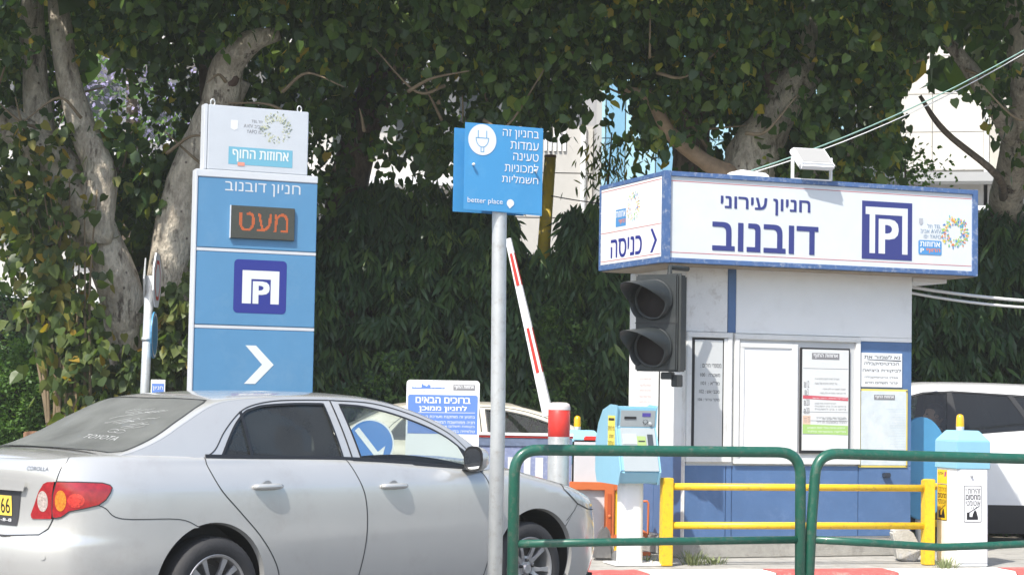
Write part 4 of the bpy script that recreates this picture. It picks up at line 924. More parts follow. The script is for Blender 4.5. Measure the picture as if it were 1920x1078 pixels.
stroke2([(-.158, 2.698), (-.158, 2.735)], .0045, yy-.0005, ml, b1); stroke2([(-.110, 2.698), (-.110, 2.735)], .0045, yy-.0005, ml, b1)
stroke2([(-.141, 2.648), (-.141, 2.625), (-.125, 2.625), (-.125, 2.648)], .004, yy-.0005, ml, b1)
for s_, x0, z0, z1 in (('בחניון זה', -.018, 2.712, 2.745), ('עמדות', .028, 2.652, 2.685), ('טעינה', .045, 2.593, 2.625), ('למכוניות', -.003, 2.532, 2.572), ('חשמליות', -.018, 2.475, 2.508)):
    text(s_, x0, .192, z0-.01 if 'ן' in s_ else z0, z1+.008, yy-.0005, ev_grey, b1, 0)
text('better place', -.212, -.012, 2.350, 2.385, yy-.0005, ev_grey, b1, -.003)
flat([(.030, 2.338)]+[(.033+.021*math.cos(R(a)), 2.366+.021*math.sin(R(a))) for a in range(-20, 225, 15)], yy-.0005, ev_grey, b1, 'leaf_symbol')
for x, z in ((-.186, 2.555), (.170, 2.545)): MB().lathe([(.0, -.035), (.007, -.034), (.008, -.028), (.005, -.026), (.005, -.015)], c=(x, 0, z), axis='Y', n=10).build('bolt', ev_grey, sp, True)

# ------------------------------------------------------------------ green railing, two hoops
def rail(pts, r, name, parent): return MB().tube(pts, r, 16).build(name, green_paint, parent, True)
def bend(p0, p1, p2, r, n=8):
    p0, p1, p2 = map(Vector, (p0, p1, p2)); a = (p0-p1).normalized(); b = (p2-p1).normalized(); A = p1+a*r; B = p1+b*r; out = []
    for k in range(n+1):
        t = k/n; out.append(A*(1-t)**2+p1*2*t*(1-t)+B*t*t)
    return out
g1 = thing('green_railing', 'green tubular steel railing hoop on the pavement nearest the pole', 'railing', (.030, 10.5, .12), 0, 'green railing hoops on the pavement')
L1 = Vector((1.635, .50, 0))
P = [(0, 0, 0)]+bend((0, 0, 0), (0, 0, 1.07), (L1.x, L1.y, 1.07), .14)+bend((0, 0, 1.07), (L1.x, L1.y, 1.07), (L1.x, L1.y, 0), .14)+[(L1.x+.005, L1.y, 0)]
rail(P, .031, 'hoop', g1)
rail([(0, 0, .560), (L1.x*.35, L1.y*.35, .567), (L1.x, L1.y, .575)], .022, 'lower_rail', g1)
g2 = thing('green_railing', 'green tubular steel railing hoop with sagging lower bar at the right', 'railing', (1.735, 11.02, .12), 0, 'green railing hoops on the pavement')
L2 = Vector((1.95, .72, 0))
P = [(-.03, 0, 0), (.0, 0, .7)]+bend((0, 0, .5), (.02, 0, 1.065), (L2.x, L2.y, 1.04), .14)+bend((0, 0, 1.05), (L2.x, L2.y, 1.03), (L2.x, L2.y, 0), .14)+[(L2.x, L2.y, 0)]
rail(P, .031, 'hoop', g2)
rail([(0, 0, .575), (.4, .15, .55), (.8, .30, .522), (1.15, .42, .530), (L2.x, L2.y, .555)], .022, 'lower_rail', g2)

# ------------------------------------------------------------------ yellow barriers
def ybar(name, label, loc, rz, L, grp='yellow tube barriers round the booth'):
    t = thing(name, label, 'barrier', loc, rz, grp)
    for x in (0, L): box('post', x-.045, x+.045, -.045, .045, 0, .70, yellow, t, .006)
    for z in (.63, .32): MB().tube([(.03, 0, z), (L-.03, 0, z)], .029, 14).build('rail', yellow, t, True)
    return t
ybar('yellow_barrier', 'long yellow two-rail barrier in front of the booth', (1.270, 15.47, .15), 13.5, 2.275)
ybar('yellow_barrier', 'short yellow barrier half hidden behind right corner of the booth', (3.52, 16.15, .15), 62, 1.6)
# concrete sign foot lying behind the barrier
sf = tag(MB().prism([(-.08, .0), (.07, .0), (.12, .10), (.02, .24), (-.10, .30), (-.16, .22)], -.08, .08, M=Matrix.Rotation(R(8), 4, 'Y')).build('concrete_block', mat('old_block', (.50, .49, .45), .85, var=.2, bump=.6, dirt=(.1, .2, .45), dscale=5, damt=.5), bevel=.012), 'broken white concrete block with blue paint beside the right yellow post', 'block')
sf.location = (3.38, 16.40, .15)
# ------------------------------------------------------------------ ticket machine
tm_ = thing('ticket_machine', 'light blue and grey ticket machine with yellow sticker on white post', 'ticket machine', (.983, 15.556, .15), 15)
MB().prism(rrect(-.095, .095, -.095, .095, .06), 0, .66, M=Matrix(((1, 0, 0, 0), (0, 0, -1, 0), (0, 1, 0, .012), (0, 0, 0, 1)))).build('post', white, tm_, auto=True)
box('foot_plate', -.17, .27, -.17, .17, .0, .014, white_dirty, tm_, .003)
for x, y in ((-.14, -.14), (.14, -.14), (.22, -.13)): MB().lathe([(0, .04), (.01, .04), (.012, .014)], c=(x, y, 0), n=8).build('bolt', galv, tm_)
prof = [(-.23, .645), (-.02, .645), (-.02, 1.265), (.10, 1.265), (.27, 1.20), (.38, 1.06), (.44, .88), (.42, .74), (.36, .66)]
# side profile runs in depth (y) and height
MB().add([(x, y, z) for x in (-.17, .175) for y, z in ((-.19, .655), (-.235, .75), (-.10, 1.10), (-.13, 1.262), (.03, 1.268), (.22, 1.225), (.33, 1.12), (.40, .98), (.40, .74), (.36, .655))],
  [tuple(range(10)), tuple(range(10, 20))[::-1]]+[(i, (i+1) % 10, 10+(i+1) % 10, 10+i) for i in range(10)]).build('cabinet', cyan, tm_, bevel=.012)
mface = mat('machine_grey', (.36, .40, .41), .35, var=.04, coat=.3)
Fz = lambda z, o=0: (-.235-.004-o if z <= .75 else (-.235+(z-.75)*(.135/.35)-.004-o if z <= 1.10 else -.10-(z-1.10)*(.03/.162)-.004-o))
def mpoly(pts, m, o, name, parent=tm_, d=.012):
    P = [(x, Fz(z, o), z) for x, z in pts]; n = len(P); Q = [(x, y+d, z) for x, y, z in P]
    return MB().add(P+Q, [tuple(range(n)), tuple(range(n, 2*n))[::-1]]+[(i, (i+1) % n, n+(i+1) % n, n+i) for i in range(n)]).build(name, m, parent)
fp = mpoly([(-.13, .755), (.160, .755), (.160, 1.095), (-.13, 1.095)], mface, .004, 'front_panel')
mpoly([(-.13, 1.105), (.160, 1.105), (.160, 1.235), (-.13, 1.235)], mface, .004, 'front_panel')
mpoly([(-.10, 1.165), (.0, 1.165), (.0, 1.185), (-.10, 1.185)], black, .008, 'card_slot')
mpoly([(-.12, .965), (.0, .965), (.0, 1.05), (-.12, 1.05)], mat('machine_grey2', (.42, .45, .45), .35), .008, 'button_panel')
mpoly([(.0, .955), (.075, .955), (.075, 1.03), (.0, 1.03)], mat('screen_green', (.32, .42, .16), .3), .009, 'screen')
mpoly([(.01, .985), (.065, .985), (.065, .995), (.01, .995)], darkgrey, .0105, 'screen_text')
mpoly([(.090, .95), (.135, .95), (.135, 1.045), (.090, 1.045)], mat('slot_dark', (.05, .06, .07), .4), .009, 'ticket_slot')
mpoly([(.05, 1.185), (.12, 1.185), (.12, 1.215), (.05, 1.215)], mat('purple_sticker', (.10, .08, .35), .4), .006, 'sticker')
MB().lathe([(0, -.02), (.012, -.018), (.014, 0)], c=(.12, Fz(1.13), 1.13), axis='Y', n=10).build('lock', galv, tm_)
for a in range(0, 360, 45): MB().lathe([(0, -.004), (.004, -.003), (.005, 0)], c=(.08+.018*math.cos(R(a)), Fz(1.145)-.004, 1.145+.018*math.sin(R(a))), axis='Y', n=6).build('speaker_hole', black, tm_)
ys_ = flat([(-.08, .90), (.10, .90), (.10, 1.19), (-.08, 1.19)], -.1715, mat('yellow_sticker', (.80, .70, .12), .5), tm_, 'sticker', 'L')
lines_text([('בתי כרטיסים', -.07, .09, 1.07, 1.105), ('תשלום', -.04, .07, 1.01, 1.045), ('בעמדות', -.06, .08, .95, .985)], -.1725, blk, ys_, face='L')
flat([(-.06, 1.15), (.085, 1.15), (.085, 1.17), (-.06, 1.17)], -.1725, blk, ys_, 'sticker_bar', 'L')
# ------------------------------------------------------------------ barrier cabinets
def cabinet(name, label, loc, rz, w, d, stickers=True):
    t = thing(name, label, 'barrier cabinet', loc, rz, 'cabinets of the automatic barriers')
    box('body', 0, w, 0, d, 0, .84, white, t, .008)
    box('door', .018, w-.012, -.008, .004, .03, .80, white_clean, t, .004)
    mb = MB(); o = .012; z0, z1, z2 = .80, 1.03, 1.115
    r0 = [(-o, -o), (w+o, -o), (w+o, d+o), (-o, d+o)]; r2 = [(.05, .05), (w-.06, .05), (w-.06, d-.06), (.05, d-.06)]
    mb.add([(x, y, z0) for x, y in r0]+[(x, y, z1) for x, y in r0]+[(x, y, z2) for x, y in r2], [(3, 2, 1, 0), (8, 9, 10, 11)]+[(i, (i+1) % 4, 4+(i+1) % 4, 4+i) for i in range(4)]+[(4+i, 4+(i+1) % 4, 8+(i+1) % 4, 8+i) for i in range(4)])
    mb.build('cap', cyan, t, bevel=.005)
    MB().lathe([(.0, 1.11), (.033, 1.112), (.034, 1.145), (.033, 1.147)], c=(w*.42, d*.5, 0), n=20).build('beacon_base', galv, t, auto=True)
    MB().lathe([(.034, 1.146), (.034, 1.17), (.032, 1.215), (.027, 1.238), (.012, 1.248), (0, 1.249)], c=(w*.42, d*.5, 0), n=20).build('beacon', amber, t, True)
    MB().lathe([(0, -.02), (.009, -.018), (.011, 0)], c=(.12, -.008, .745), axis='Y', n=10).build('lock', galv, t)
    if stickers:
        for face, x0, x1, y, mm in (('F', .055, .215, -.0095, white_clean), ('L', -.345, -.175, -.0015, mat('yellow_sticker2', (.80, .56, .02), .45))):
            s_ = flat(rrect(x0, x1, .365, .665, .008), y, blk, t, 'warning_sticker', face); y2 = y-.0008
            flat(rrect(x0+.005, x1-.005, .370, .660, .006), y2, mm, s_, 'sticker_face', face); y3 = y2-.0008
            text('זהירות !', x0+.015, x1-.012, .600, .645, y3, blk, s_, .01, face); text('מחסום', x0+.015, x1-.012, .550, .590, y3, blk, s_, .03, face); text('אוטומטי', x0+.015, x1-.012, .500, .540, y3, blk, s_, .01, face)
            q = lambda a, b: (x0+(x1-x0)*a, .365+.3*b)
            flat([q(.16, .07), q(.80, .07), q(.80, .14), q(.70, .30), q(.62, .34), q(.50, .22), q(.48, .15), q(.32, .15), q(.32, .27), q(.16, .27)], y3, blk, s_, 'pictogram', face)
            flat([q(.25, .24), q(.88, .43), q(.88, .455), q(.25, .265)], y3-.0005, blk, s_, 'pictogram_arm', face)
            for dx in (-.1, 0, .1): flat([q(.52+dx, .37), q(.55+dx, .37), q(.57+dx*1.8, .44), q(.55+dx*1.8, .44)], y3-.0005, blk, s_, 'pictogram_mark', face)
        s_ = flat([(-.345, .67), (-.175, .67), (-.175, .785), (-.345, .785)], -.0015, MATS['yellow_sticker2'], t, 'maker_sticker', 'L')
        text('אפקון', -.335, -.24, .735, .765, -.0023, blk, s_, .01, 'L'); lines_text([('www', -.33, -.2, .69, .70)], -.0023, blk, s_, face='L') if False else None
        flat([(-.225, .73), (-.195, .73), (-.185, .77), (-.215, .77)], -.0023, mat('print_red2', (.4, .05, .2), .5), s_, 'maker_mark', 'L')
    return t
cabinet('barrier_cabinet', 'white barrier cabinet with light blue cap and warning stickers, right of booth', (3.69, 15.85, .148), 15, .282, .36)
cabinet('barrier_cabinet', 'barrier cabinet with yellow beacon partly behind the ticket machine', (.50, 17.95, .06), 4, .36, .34, False)
# barrier arm raised
arm = thing('raised_barrier', 'raised white barrier arm with red stripes leaning behind the pole', 'barrier arm', (.365, 18.2, 1.30), 0)
d = Vector((-.045-.365, .2, 2.99-1.30)); Ln = d.length; M_ = d.to_track_quat('Z', 'X').to_matrix().to_4x4()
MB().add([M_ @ Vector(p) for p in [(-.05, -.02, 0), (.05, -.02, 0), (.05, .02, 0), (-.05, .02, 0), (-.028, -.015, Ln), (.028, -.015, Ln), (.028, .015, Ln), (-.028, .015, Ln)]], [(3, 2, 1, 0), (4, 5, 6, 7), (0, 1, 5, 4), (1, 2, 6, 5), (2, 3, 7, 6), (3, 0, 4, 7)]).build('boom', white_clean, arm, bevel=.003)
armX = arm
def boom_frame(px_off, z0, z1):
    # red stripe plates on both broad faces
    mb = MB()
    sx_ = M_ @ Vector((1, 0, 0)); 
    for s2 in (-1, 1):
        P = []
        for (a, z) in ((px_off-.017, z0), (px_off+.017, z0), (px_off+.014, z1), (px_off-.014, z1)): P.append(M_ @ Vector((a, s2*.0225, z)))
        mb.add(P, [(0, 1, 2, 3)])
        P = [M_ @ Vector((s2*(.051-.022*z/Ln), yy_, z)) for yy_, z in ((-.014, z0), (.014, z0), (.012, z1), (-.012, z1))]; mb.add(P, [(0, 1, 2, 3)])
    mb.build('red_stripe', red, arm)
boom_frame(.002, .42, .86); boom_frame(.002, 1.28, 1.60)
# bollard
bo = thing('bollard', 'tall grey steel bollard with red reflective band', 'bollard', (.408, 15.9, 0), 0)
MB().tube([(0, 0, 0), (0, 0, 1.405)], .089, 32).build('tube', galv, bo, auto=True)
MB().lathe([(.092, 1.375), (.092, 1.40), (.083, 1.425), (.06, 1.436), (0, 1.438)], n=32).build('cap', mat('worn_cap', (.6, .55, .53), .5, var=.1), bo, True)
MB().lathe([(.0895, 1.155), (.0905, 1.156), (.0905, 1.375), (.0895, 1.376)], n=32).build('red_band', red, bo, True)
# welcome board
wb = thing('welcome_board', 'white and blue welcome board with Hebrew text behind silver car', 'board', (-.874, 16.5, 0), 0)
MB().prism(rrect(-.015, .612, .80, 1.607, .03), -.012, .012).build('panel', white_clean, wb)
for x in (.06, .54): MB().tube([(x, .03, 0), (x, .03, 1.55)], .022, 12).build('leg', galv, wb, True)
bb = mat('board_blue', (.11, .22, .58), .45)
pb_ = flat([(-.0, 1.15), (.597, 1.15)]+rrect(-.0, .597, 1.15, 1.482, .02)[:12], -.014, bb, wb, 'blue_field')
text('ברוכים הבאים', .065, .535, 1.410, 1.462, -.0155, white_clean, pb_, .035); text('לחניון ממוכן', .095, .505, 1.335, 1.392, -.0155, white_clean, pb_, .035)
flat([(.09, 1.327), (.575, 1.331), (.575, 1.335), (.09, 1.331)], -.0155, white_clean, pb_, 'rule')
lines_text([('בחניון זה מותקנת מערכת ה', .155, .575, 1.278, 1.305), ('חניה ממוחשבת המשלבת', .19, .575, 1.238, 1.265), ('בקופות תשלום אוטומטיות', .18, .575, 1.200, 1.227), ('טלוויזיה במעגל סגור', .25, .575, 1.162, 1.188)], -.0155, white_clean, pb_)
coast_logo(.385, .572, 1.523, 1.572, -.0135, wb)
city = [(.03, 1.533)]; cr_g = random.Random(2); xx = .03
while xx < .31:
    w_ = cr_g.uniform(.006, .016); h_ = 1.538+(.035 if .11 < xx < .18 else .008)*cr_g.uniform(.4, 1); city += [(xx, h_), (xx+w_, h_)]; xx += w_
city.append((xx, 1.533)); flat(city, -.0135, bb, wb, 'skyline_emblem'); lines_text([('עיריית תל - אביב יפו', .03, .32, 1.507, 1.522)], -.0135, grey_l, wb)
# round arrow sign seen through the car window
rs = thing('keep_left_sign', 'round blue traffic sign with white arrow seen through the car window', 'sign', (-1.17, 16.15, 0), 0)
MB().tube([(0, .03, 0), (0, .03, 1.20)], .03, 12).build('pole', galv, rs, True)
MB().prism(arc(0, 1.065, .205, n=40), -.012, -.004).build('plate_rim', white_clean, rs)
q_ = flat(arc(0, 1.065, .192, n=40), -.0135, mat('traffic_blue', (.05, .20, .55), .4), rs, 'plate_face')
A_ = Vector((-.11, 0, 1.185)); B_ = Vector((.085, 0, .945)); dd = (B_-A_).normalized(); nn = Vector((-dd.z, 0, dd.x))
poly = [A_-nn*.022, B_-dd*.05-nn*.022, B_-dd*.05-nn*.10, B_+dd*.03+nn*0, B_-dd*.05+nn*.10, B_-dd*.05+nn*.022, A_+nn*.022]
flat([(p.x, p.z) for p in poly], -.015, white_clean, q_, 'arrow')
# paint-streaked panel fence and orange barrier, behind the bollard
pf = thing('panel_hoarding', 'low weathered blue-grey panel with white top rail behind the bollard', 'hoarding', (-.45, 17.5, 0), 0)
box('panel', 0, 1.02, 0, .05, .2, 1.105, mat('weathered_blue', (.22, .26, .42), .6, var=.2, vscale=20, dirt=(.55, .56, .6), dscale=30, damt=.7), pf, .004)
box('upper_strip', 0, 1.02, -.012, .0, 1.03, 1.105, mat('slate_blue', (.13, .17, .26), .6, var=.2, vscale=20), pf, .002)
box('top_rail', -.01, 1.03, -.03, .06, 1.125, 1.150, white_clean, pf, .003); box('red_rail', -.01, 1.03, -.02, .05, 1.107, 1.124, red, pf, .002)
for x0, x1 in ((.44, .51), (.585, .645), (.69, .76)): flat([(x0, .74), (x1, .74), (x1, .93), (x0, .93)], -.003, mat('old_white_print', (.62, .64, .66), .6), pf, 'painted_bar')
for x in (.1, .92): box('leg', x-.03, x+.03, .0, .05, 0, .2, galv, pf, .004)
rp = box('red_post', .68, .80, 17.5, 17.58, 0, 1.13, red, None, .01); tag(rp, 'dark red post between the bollard and the ticket machine', 'post')
og = thing('orange_barrier', 'orange plastic road barrier frame with grey panel behind the ticket machine', 'barrier', (.52, 16.45, .148), 0)
box('grey_panel', .02, .33, .02, .05, .06, .97, mat('panel_lilac_grey', (.55, .54, .56), .5, var=.05), og, .02)
MB().box(.0, .42, -.02, .08, .545, .615).box(.25, .43, -.02, .08, .10, .175).box(.30, .385, -.025, .085, .10, .615).build('frame', orange, og, bevel=.006)
box('inner_web', .325, .36, -.035, -.026, .18, .52, mat('orange_dark', (.42, .08, .02), .5), og, .003)
MB().lathe([(0, -.045), (.014, -.04), (.016, -.026)], c=(.343, 0, .33), axis='Y', n=12).build('rivet', orange, og)
box('yellow_strip', .388, .42, .0, .05, -.0, .56, yellow, og, .004)
MB().box(.545, .615, -.02, .06, .13, .60).build('frame', orange, og, bevel=.006)
MB().tube([(.61, 0, .46), (.665, 0, .46), (.675, 0, .44), (.675, 0, .18), (.61, 0, .16)], .010, 8).build('loop', orange, og, True)
MB().tube([(.615+.045*math.cos(a), -.01, .155+.05*math.sin(a)) for a in np.linspace(0, 6.283, 21)], .016, 8).build('ring', orange, og, True)
MB().box(.0, .70, -.02, .06, .0, .03).build('base_bar', orange, og, bevel=.004)
rb_ = MB().prism([(-.10, 0), (.08, 0), (.07, .10), (.04, .24), (.0, .29), (-.05, .22), (-.08, .10)], -.06, .06).build('rubber_block', mat('dusty_rubber', (.13, .13, .13), .8, var=.2, dirt=(.3, .28, .25), damt=.6), None, bevel=.02)
rb_.location = (.80, 15.95, .148); tag(rb_, 'grey rubber barrier foot beside the base of the ticket machine post', 'barrier foot')
rb2 = MB().lathe([(0, .10), (.03, .095), (.048, .07), (.05, .0)], n=16).build('rubber_bollard_stub', MATS['dusty_rubber'], None, True); rb2.location = (.90, 15.72, .148); tag(rb2, 'small round grey rubber knob at foot of the ticket machine', 'knob')
# flowers on the wall of the ticket booth: blue disc behind the booth
bd = thing('blue_disc_barrier', 'rounded blue board edge behind the right corner of the booth', 'board', (3.70, 17.3, .1), 10)
MB().prism(arc(0, .80, .26, .46, n=36), -.03, .03).build('board', mat('disc_blue', (.07, .27, .48), .4, var=.06), bd, bevel=.006)
MB().tube([(0, .05, -.05), (0, .05, .6)], .03, 12).build('leg', galv, bd, True)
# left traffic sign pole
lp = thing('no_entry_pole', 'grey pole with edge-on red bordered and blue signs at the left', 'sign', (-3.13, 16.5, 0), 0)
MB().tube([(-.012, 0, 0), (-.005, 0, 1.4), (.012, 0, 2.46)], .040, 18).build('pole', galv, lp, True)
def edge_sign(cx, cz, r, ang, n, m1, m2, name):
    M2 = Matrix.Translation((cx, -.02, cz)) @ Matrix.Rotation(R(ang), 4, 'Z')
    P = [(r*math.cos(2*math.pi*k/n+math.pi/n), r*math.sin(2*math.pi*k/n+math.pi/n)) for k in range(n)]
    o = MB().prism(P, -.006, .006, M=M2).build(name, m1, lp)
    for rr, m_ in m2:
        y = -.008-(.3-rr)*.005; P = [(rr*math.cos(2*math.pi*k/n+math.pi/n), rr*math.sin(2*math.pi*k/n+math.pi/n)) for k in range(n)]
        link('sign_face', mesh('sign_face', [M2 @ Vector((x, y, z)) for x, z in P], [tuple(range(n))]), m_, o)
edge_sign(.075, 2.42, .25, 93, 8, white_clean, [(.24, white_clean), (.185, red), (.15, white_clean)], 'octagon_plate')
edge_sign(.065, 1.95, .20, 93, 24, mat('disc_blue', (.07, .27, .48)), [(.19, white_clean), (.17, mat('disc_blue', (.1, .3, .6)))], 'round_plate')
edge_sign(-.03, 2.42, .23, 99, 3, galv, [], 'triangle_plate')
MB().lathe([(.042, 1.90), (.045, 1.90), (.045, 1.93), (.042, 1.93)], n=16).build('clamp', galv, lp, True)
MB().box(-.03, .07, -.03, .02, 2.38, 2.43).build('top_clamp', galv, lp, bevel=.004)
pn_ = thing('paper_notice', 'small blue and white notice on a stake left of the totem', 'notice', (-3.20, 17.5, 0), 0)
box('panel', -.07, .06, -.004, .004, 1.40, 1.575, white_clean, pn_, .002); MB().tube([(0, .02, 0), (0, .02, 1.5)], .012, 8).build('stake', galv, pn_, True)
flat([(-.06, 1.45), (.05, 1.45), (.05, 1.54), (-.06, 1.54)], -.006, bb, pn_, 'print'); lines_text([('חניון', -.05, .04, 1.475, 1.515)], -.0075, white_clean, pn_)
# leaning yellow pole
yp_ = thing('yellow_pole', 'old yellow and grey painted pole leaning in front of the hedge', 'pole', (.33, 22.25, 0), 0)
MB().tube([(-.04, 0, 0), (.02, 0, 3.0), (.09, 0, 4.28)], [.082, .076, .067], 16).build('tube', mat('flaking_yellow', (.72, .52, .05), .7, var=.1, dirt=(.22, .22, .20), dscale=7, damt=1.0), yp_, True)
MB().lathe([(0, 4.295), (.069, 4.29), (.071, 4.26)], c=(.09, 0, 0), n=16).build('cap', mat('rust', (.16, .08, .04), .8), yp_)
# terracotta planter box
pb2 = box('planter_box', -5.1, -4.66, 20.2, 20.6, .0, 1.02, mat('terracotta', (.36, .20, .12), .8, var=.15), None, .01); tag(pb2, 'brown square planter at far left behind the silver car', 'planter')

# ------------------------------------------------------------------ white SUV and its driver
white_car = mat('white_car_paint', (.78, .79, .80), .3, coat=.7, var=.02)
sv = thing('white_suv', 'white SUV with open front window and shark fin antenna behind the barrier cabinet', 'SUV', (5.72, 19.85, 0), 180)
plan = [(-.95, 0), (-.94, -.3), (-.90, -.6), (-.80, -.80), (-.55, -.88), (0, -.91), (1.3, -.92), (2.6, -.91), (3.1, -.87), (3.4, -.74), (3.55, -.5), (3.62, 0)]
hs = [(-1.1, 1.22), (-.8, 1.25), (0, 1.255), (.62, 1.232), (1.57, 1.14), (2.2, 1.10), (2.6, 1.07), (3.0, 1.02), (3.4, .92), (3.7, .82)]
E_ = [(-.90, 1.10), (-.80, 1.32), (-.66, 1.50), (-.45, 1.585), (0, 1.622), (.62, 1.648), (1.2, 1.655), (1.6, 1.64), (1.95, 1.56), (2.3, 1.38), (2.55, 1.18), (2.75, 1.0)]
ps = smooth_prof([(.1, .06), (.3, .02), (.5, 0), (.75, 0), (.95, .01), (1.1, .04), (1.25, .09), (1.4, .1)])
sc = Car(plan, hs, E_, kk=(.3, .3), prof_side=ps, prof_rear=smooth_prof([(.1, .1), (.4, 0), (.7, 0), (.9, .06), (1.3, .1)]), prof_front=smooth_prof([(.1, .12), (.4, 0), (.7, .0), (.9, .06), (1.1, .1)]), rt=[(-2, .05), (2, .03), (2.6, .08), (3.6, .09)], crown=(.04, .06))
sx2 = sc.sx; clad = mat('black_cladding', (.03, .03, .032), .7)
arch = lambda cx, a0, a1: archpts(cx, .37, .42, a0, a1, car=sc)
whl = [(0, .50)]+[(sx2(-.5), .50)]+[p for p in archpts(0, .37, .42, 162, 18, car=sc)]+[(sx2(.55), .50), (sx2(2.15), .50)]+[p for p in archpts(2.68, .37, .42, 162, 18, car=sc)]+[(sx2(3.2), .50), (sc.L, .50), (sc.L, sc.vtop(sc.L))]+sc.top_edge(sc.L-.001, 0, 90)
for sd in (1, -1):
    sc.surf(sc.wall, 'body_side', whl, white_car, sv, side=sd, step=.06)
    cl = [(0, .25), (0, .497), (sx2(-.5), .497)]+archpts(0, .37, .42, 160, 185, 6, car=sc)+[(sx2(-.42), .25)]
    sc.surf(sc.wall, 'cladding', cl, clad, sv, side=sd, step=.08)
    sc.surf(sc.wall, 'cladding', [(sx2(.42), .22), (sx2(.415), .497), (sx2(2.26), .497), (sx2(2.26), .22)], clad, sv, side=sd, step=.08)
    sc.surf(sc.wall, 'cladding', [(sx2(3.10), .22), (sx2(3.10), .497), (sc.L, .497), (sc.L, .22)], clad, sv, side=sd, step=.08)
    fgl = [(2.38, 1.13), (1.40, 1.165), (1.36, 1.590), (1.6, 1.575), (1.85, 1.50), (2.15, 1.34)]
    mgl = [(1.26, 1.175), (.55, 1.245), (.76, 1.570), (1.10, 1.590), (1.31, 1.593)]
    qgl = [(.49, 1.255), (-.30, 1.30), (-.02, 1.50), (.35, 1.545), (.70, 1.565)]
    outer = [(x, sc.hsx(x)-.012) for x in np.linspace(-.82, 2.56, 40)]+[tuple(p) for p in sc.E if -.84 < p[0] < 2.57][::-1]
    dlo = [(2.44, 1.12), (1.5, 1.145), (.6, 1.225), (-.38, 1.29), (-.02, 1.52), (.5, 1.575), (1.3, 1.612), (1.6, 1.595), (1.88, 1.515), (2.2, 1.34)]
    sc.surf(sc.side, 'side_frame', outer, white_car, sv, holes=[dlo], side=sd, step=.06)
    b_ = sc.surf(sc.side, 'pillar_trim', dlo, trim_m, sv, holes=[fgl, mgl, qgl], side=sd, step=.05)
    dk = glass('suv_dark_glass', (.06, .065, .07), .12, (.10, .115, .13), refl=.9)
    if sd == -1: sc.surf(sc.side, 'window_glass', fgl, glass('front_glass', (.8, .85, .83)), sv, side=sd, off=-.006, step=.1)
    sc.surf(sc.side, 'window_glass', mgl, dk, sv, side=sd, off=-.006, step=.1); sc.surf(sc.side, 'window_glass', qgl, dk, sv, side=sd, off=-.006, step=.1)
sc.ribbon(sc.side, 'chrome_edge', [(1.375, 1.17), (1.345, 1.59)], .022, alu, sv, off=.006, both=False)
sc.ribbon(sc.side, 'chrome_edge', [(.52, 1.25), (.745, 1.567)], .006, alu, sv, off=.006, both=False)
sc.ribbon(sc.side, 'chrome_edge', [(1.245, 1.19), (1.30, 1.59)], .004, alu, sv, off=.006, both=False)
for L in ([(sx2(1.30), 1.13), (sx2(1.32), .9), (sx2(1.30), .5)], [(sx2(.50), 1.22), (sx2(.45), 1.0), (sx2(.52), .7)], [(sx2(2.4), 1.05), (sx2(2.42), .6)]): sc.ribbon(sc.wall, 'door_gap', L, .006, seam_m, sv)
for x in (.85, 1.75): sc.ribbon(sc.wall, 'door_handle', [(sx2(x), 1.06), (sx2(x-.2), 1.07)], .03, white_car, sv, off=.03, both=False)
tm2 = lambda x: float(np.interp(-x, -sc.E[::-1, 0], sc.ET[::-1])) if False else float(np.interp(x, sc.E[:, 0], sc.ET))
U2 = [-.995, -.97, -.93, -.87, -.8, -.6, -.4, -.2, 0, .2, .4, .6, .8, .87, .93, .97, .995]
wsc = [(tm2(2.62), -.93), (tm2(1.95), -.92), (tm2(1.72), -.6), (tm2(1.68), 0), (tm2(1.72), .6), (tm2(1.95), .92), (tm2(2.62), .93)]
rws = [(tm2(-.84), -.8), (tm2(-.52), -.85), (tm2(-.50), 0), (tm2(-.52), .85), (tm2(-.84), .8), (tm2(-.86), 0)]
TM2 = sc.ET[-1]
sc.surf(sc.band, 'roof', [(0, -.9999), (TM2, -.9999), (TM2, .9999), (0, .9999)], white_car, sv, holes=[wsc, rws], xs=np.arange(.03, TM2, .07), ys=U2)
sc.surf(sc.band, 'windscreen', wsc, glass('front_glass', (.8, .85, .83)), sv, xs=np.arange(.03, TM2, .07), ys=U2)
sc.surf(sc.band, 'rear_window', rws, glass('suv_dark_glass', (.06, .065, .07)), sv, xs=np.arange(.03, TM2, .07), ys=U2)
sc.cap('hood', sx2(2.4), sc.L-.001, white_car, sv)
MB().add([(-.05, -.02, 1.66), (-.05, .02, 1.66), (.24, .006, 1.665), (.24, -.006, 1.665), (-.02, -.012, 1.765), (-.02, .012, 1.765), (.05, .008, 1.765), (.05, -.008, 1.765)], [(0, 1, 2, 3), (4, 7, 6, 5), (0, 4, 5, 1), (1, 5, 6, 2), (2, 6, 7, 3), (3, 7, 4, 0)]).build('antenna_fin', white_car, sv, bevel=.008)
for sg in (-1, 1):
    for x in (0, 2.68): make_wheel(sv, x, .80*sg, sg, r=.345, w=.22, rim=.24)
MB().box(-.85, 3.4, -.75, .75, .22, .30).build('underbody', liner_m, sv)
for x in (0, 2.68):
    for sg in (-1, 1): box('wheel_well', x-.43, x+.43, .5*sg-.02, .5*sg+.02, .25, .82, liner_m, sv, 0)
MB().box(.3, 2.4, -.82, -.78, .3, 1.05).box(.3, 2.4, .78, .82, .3, 1.05).build('cabin_trim', interior_m, sv)
box('dashboard', 2.1, 2.5, -.72, .72, .8, 1.10, interior_m, sv, .05)
for y in (-.40, .40): seat(sv, 1.18, y)
MB().box(-.7, .3, -.75, .75, .3, 1.15).build('boot_trim', interior_m, sv)
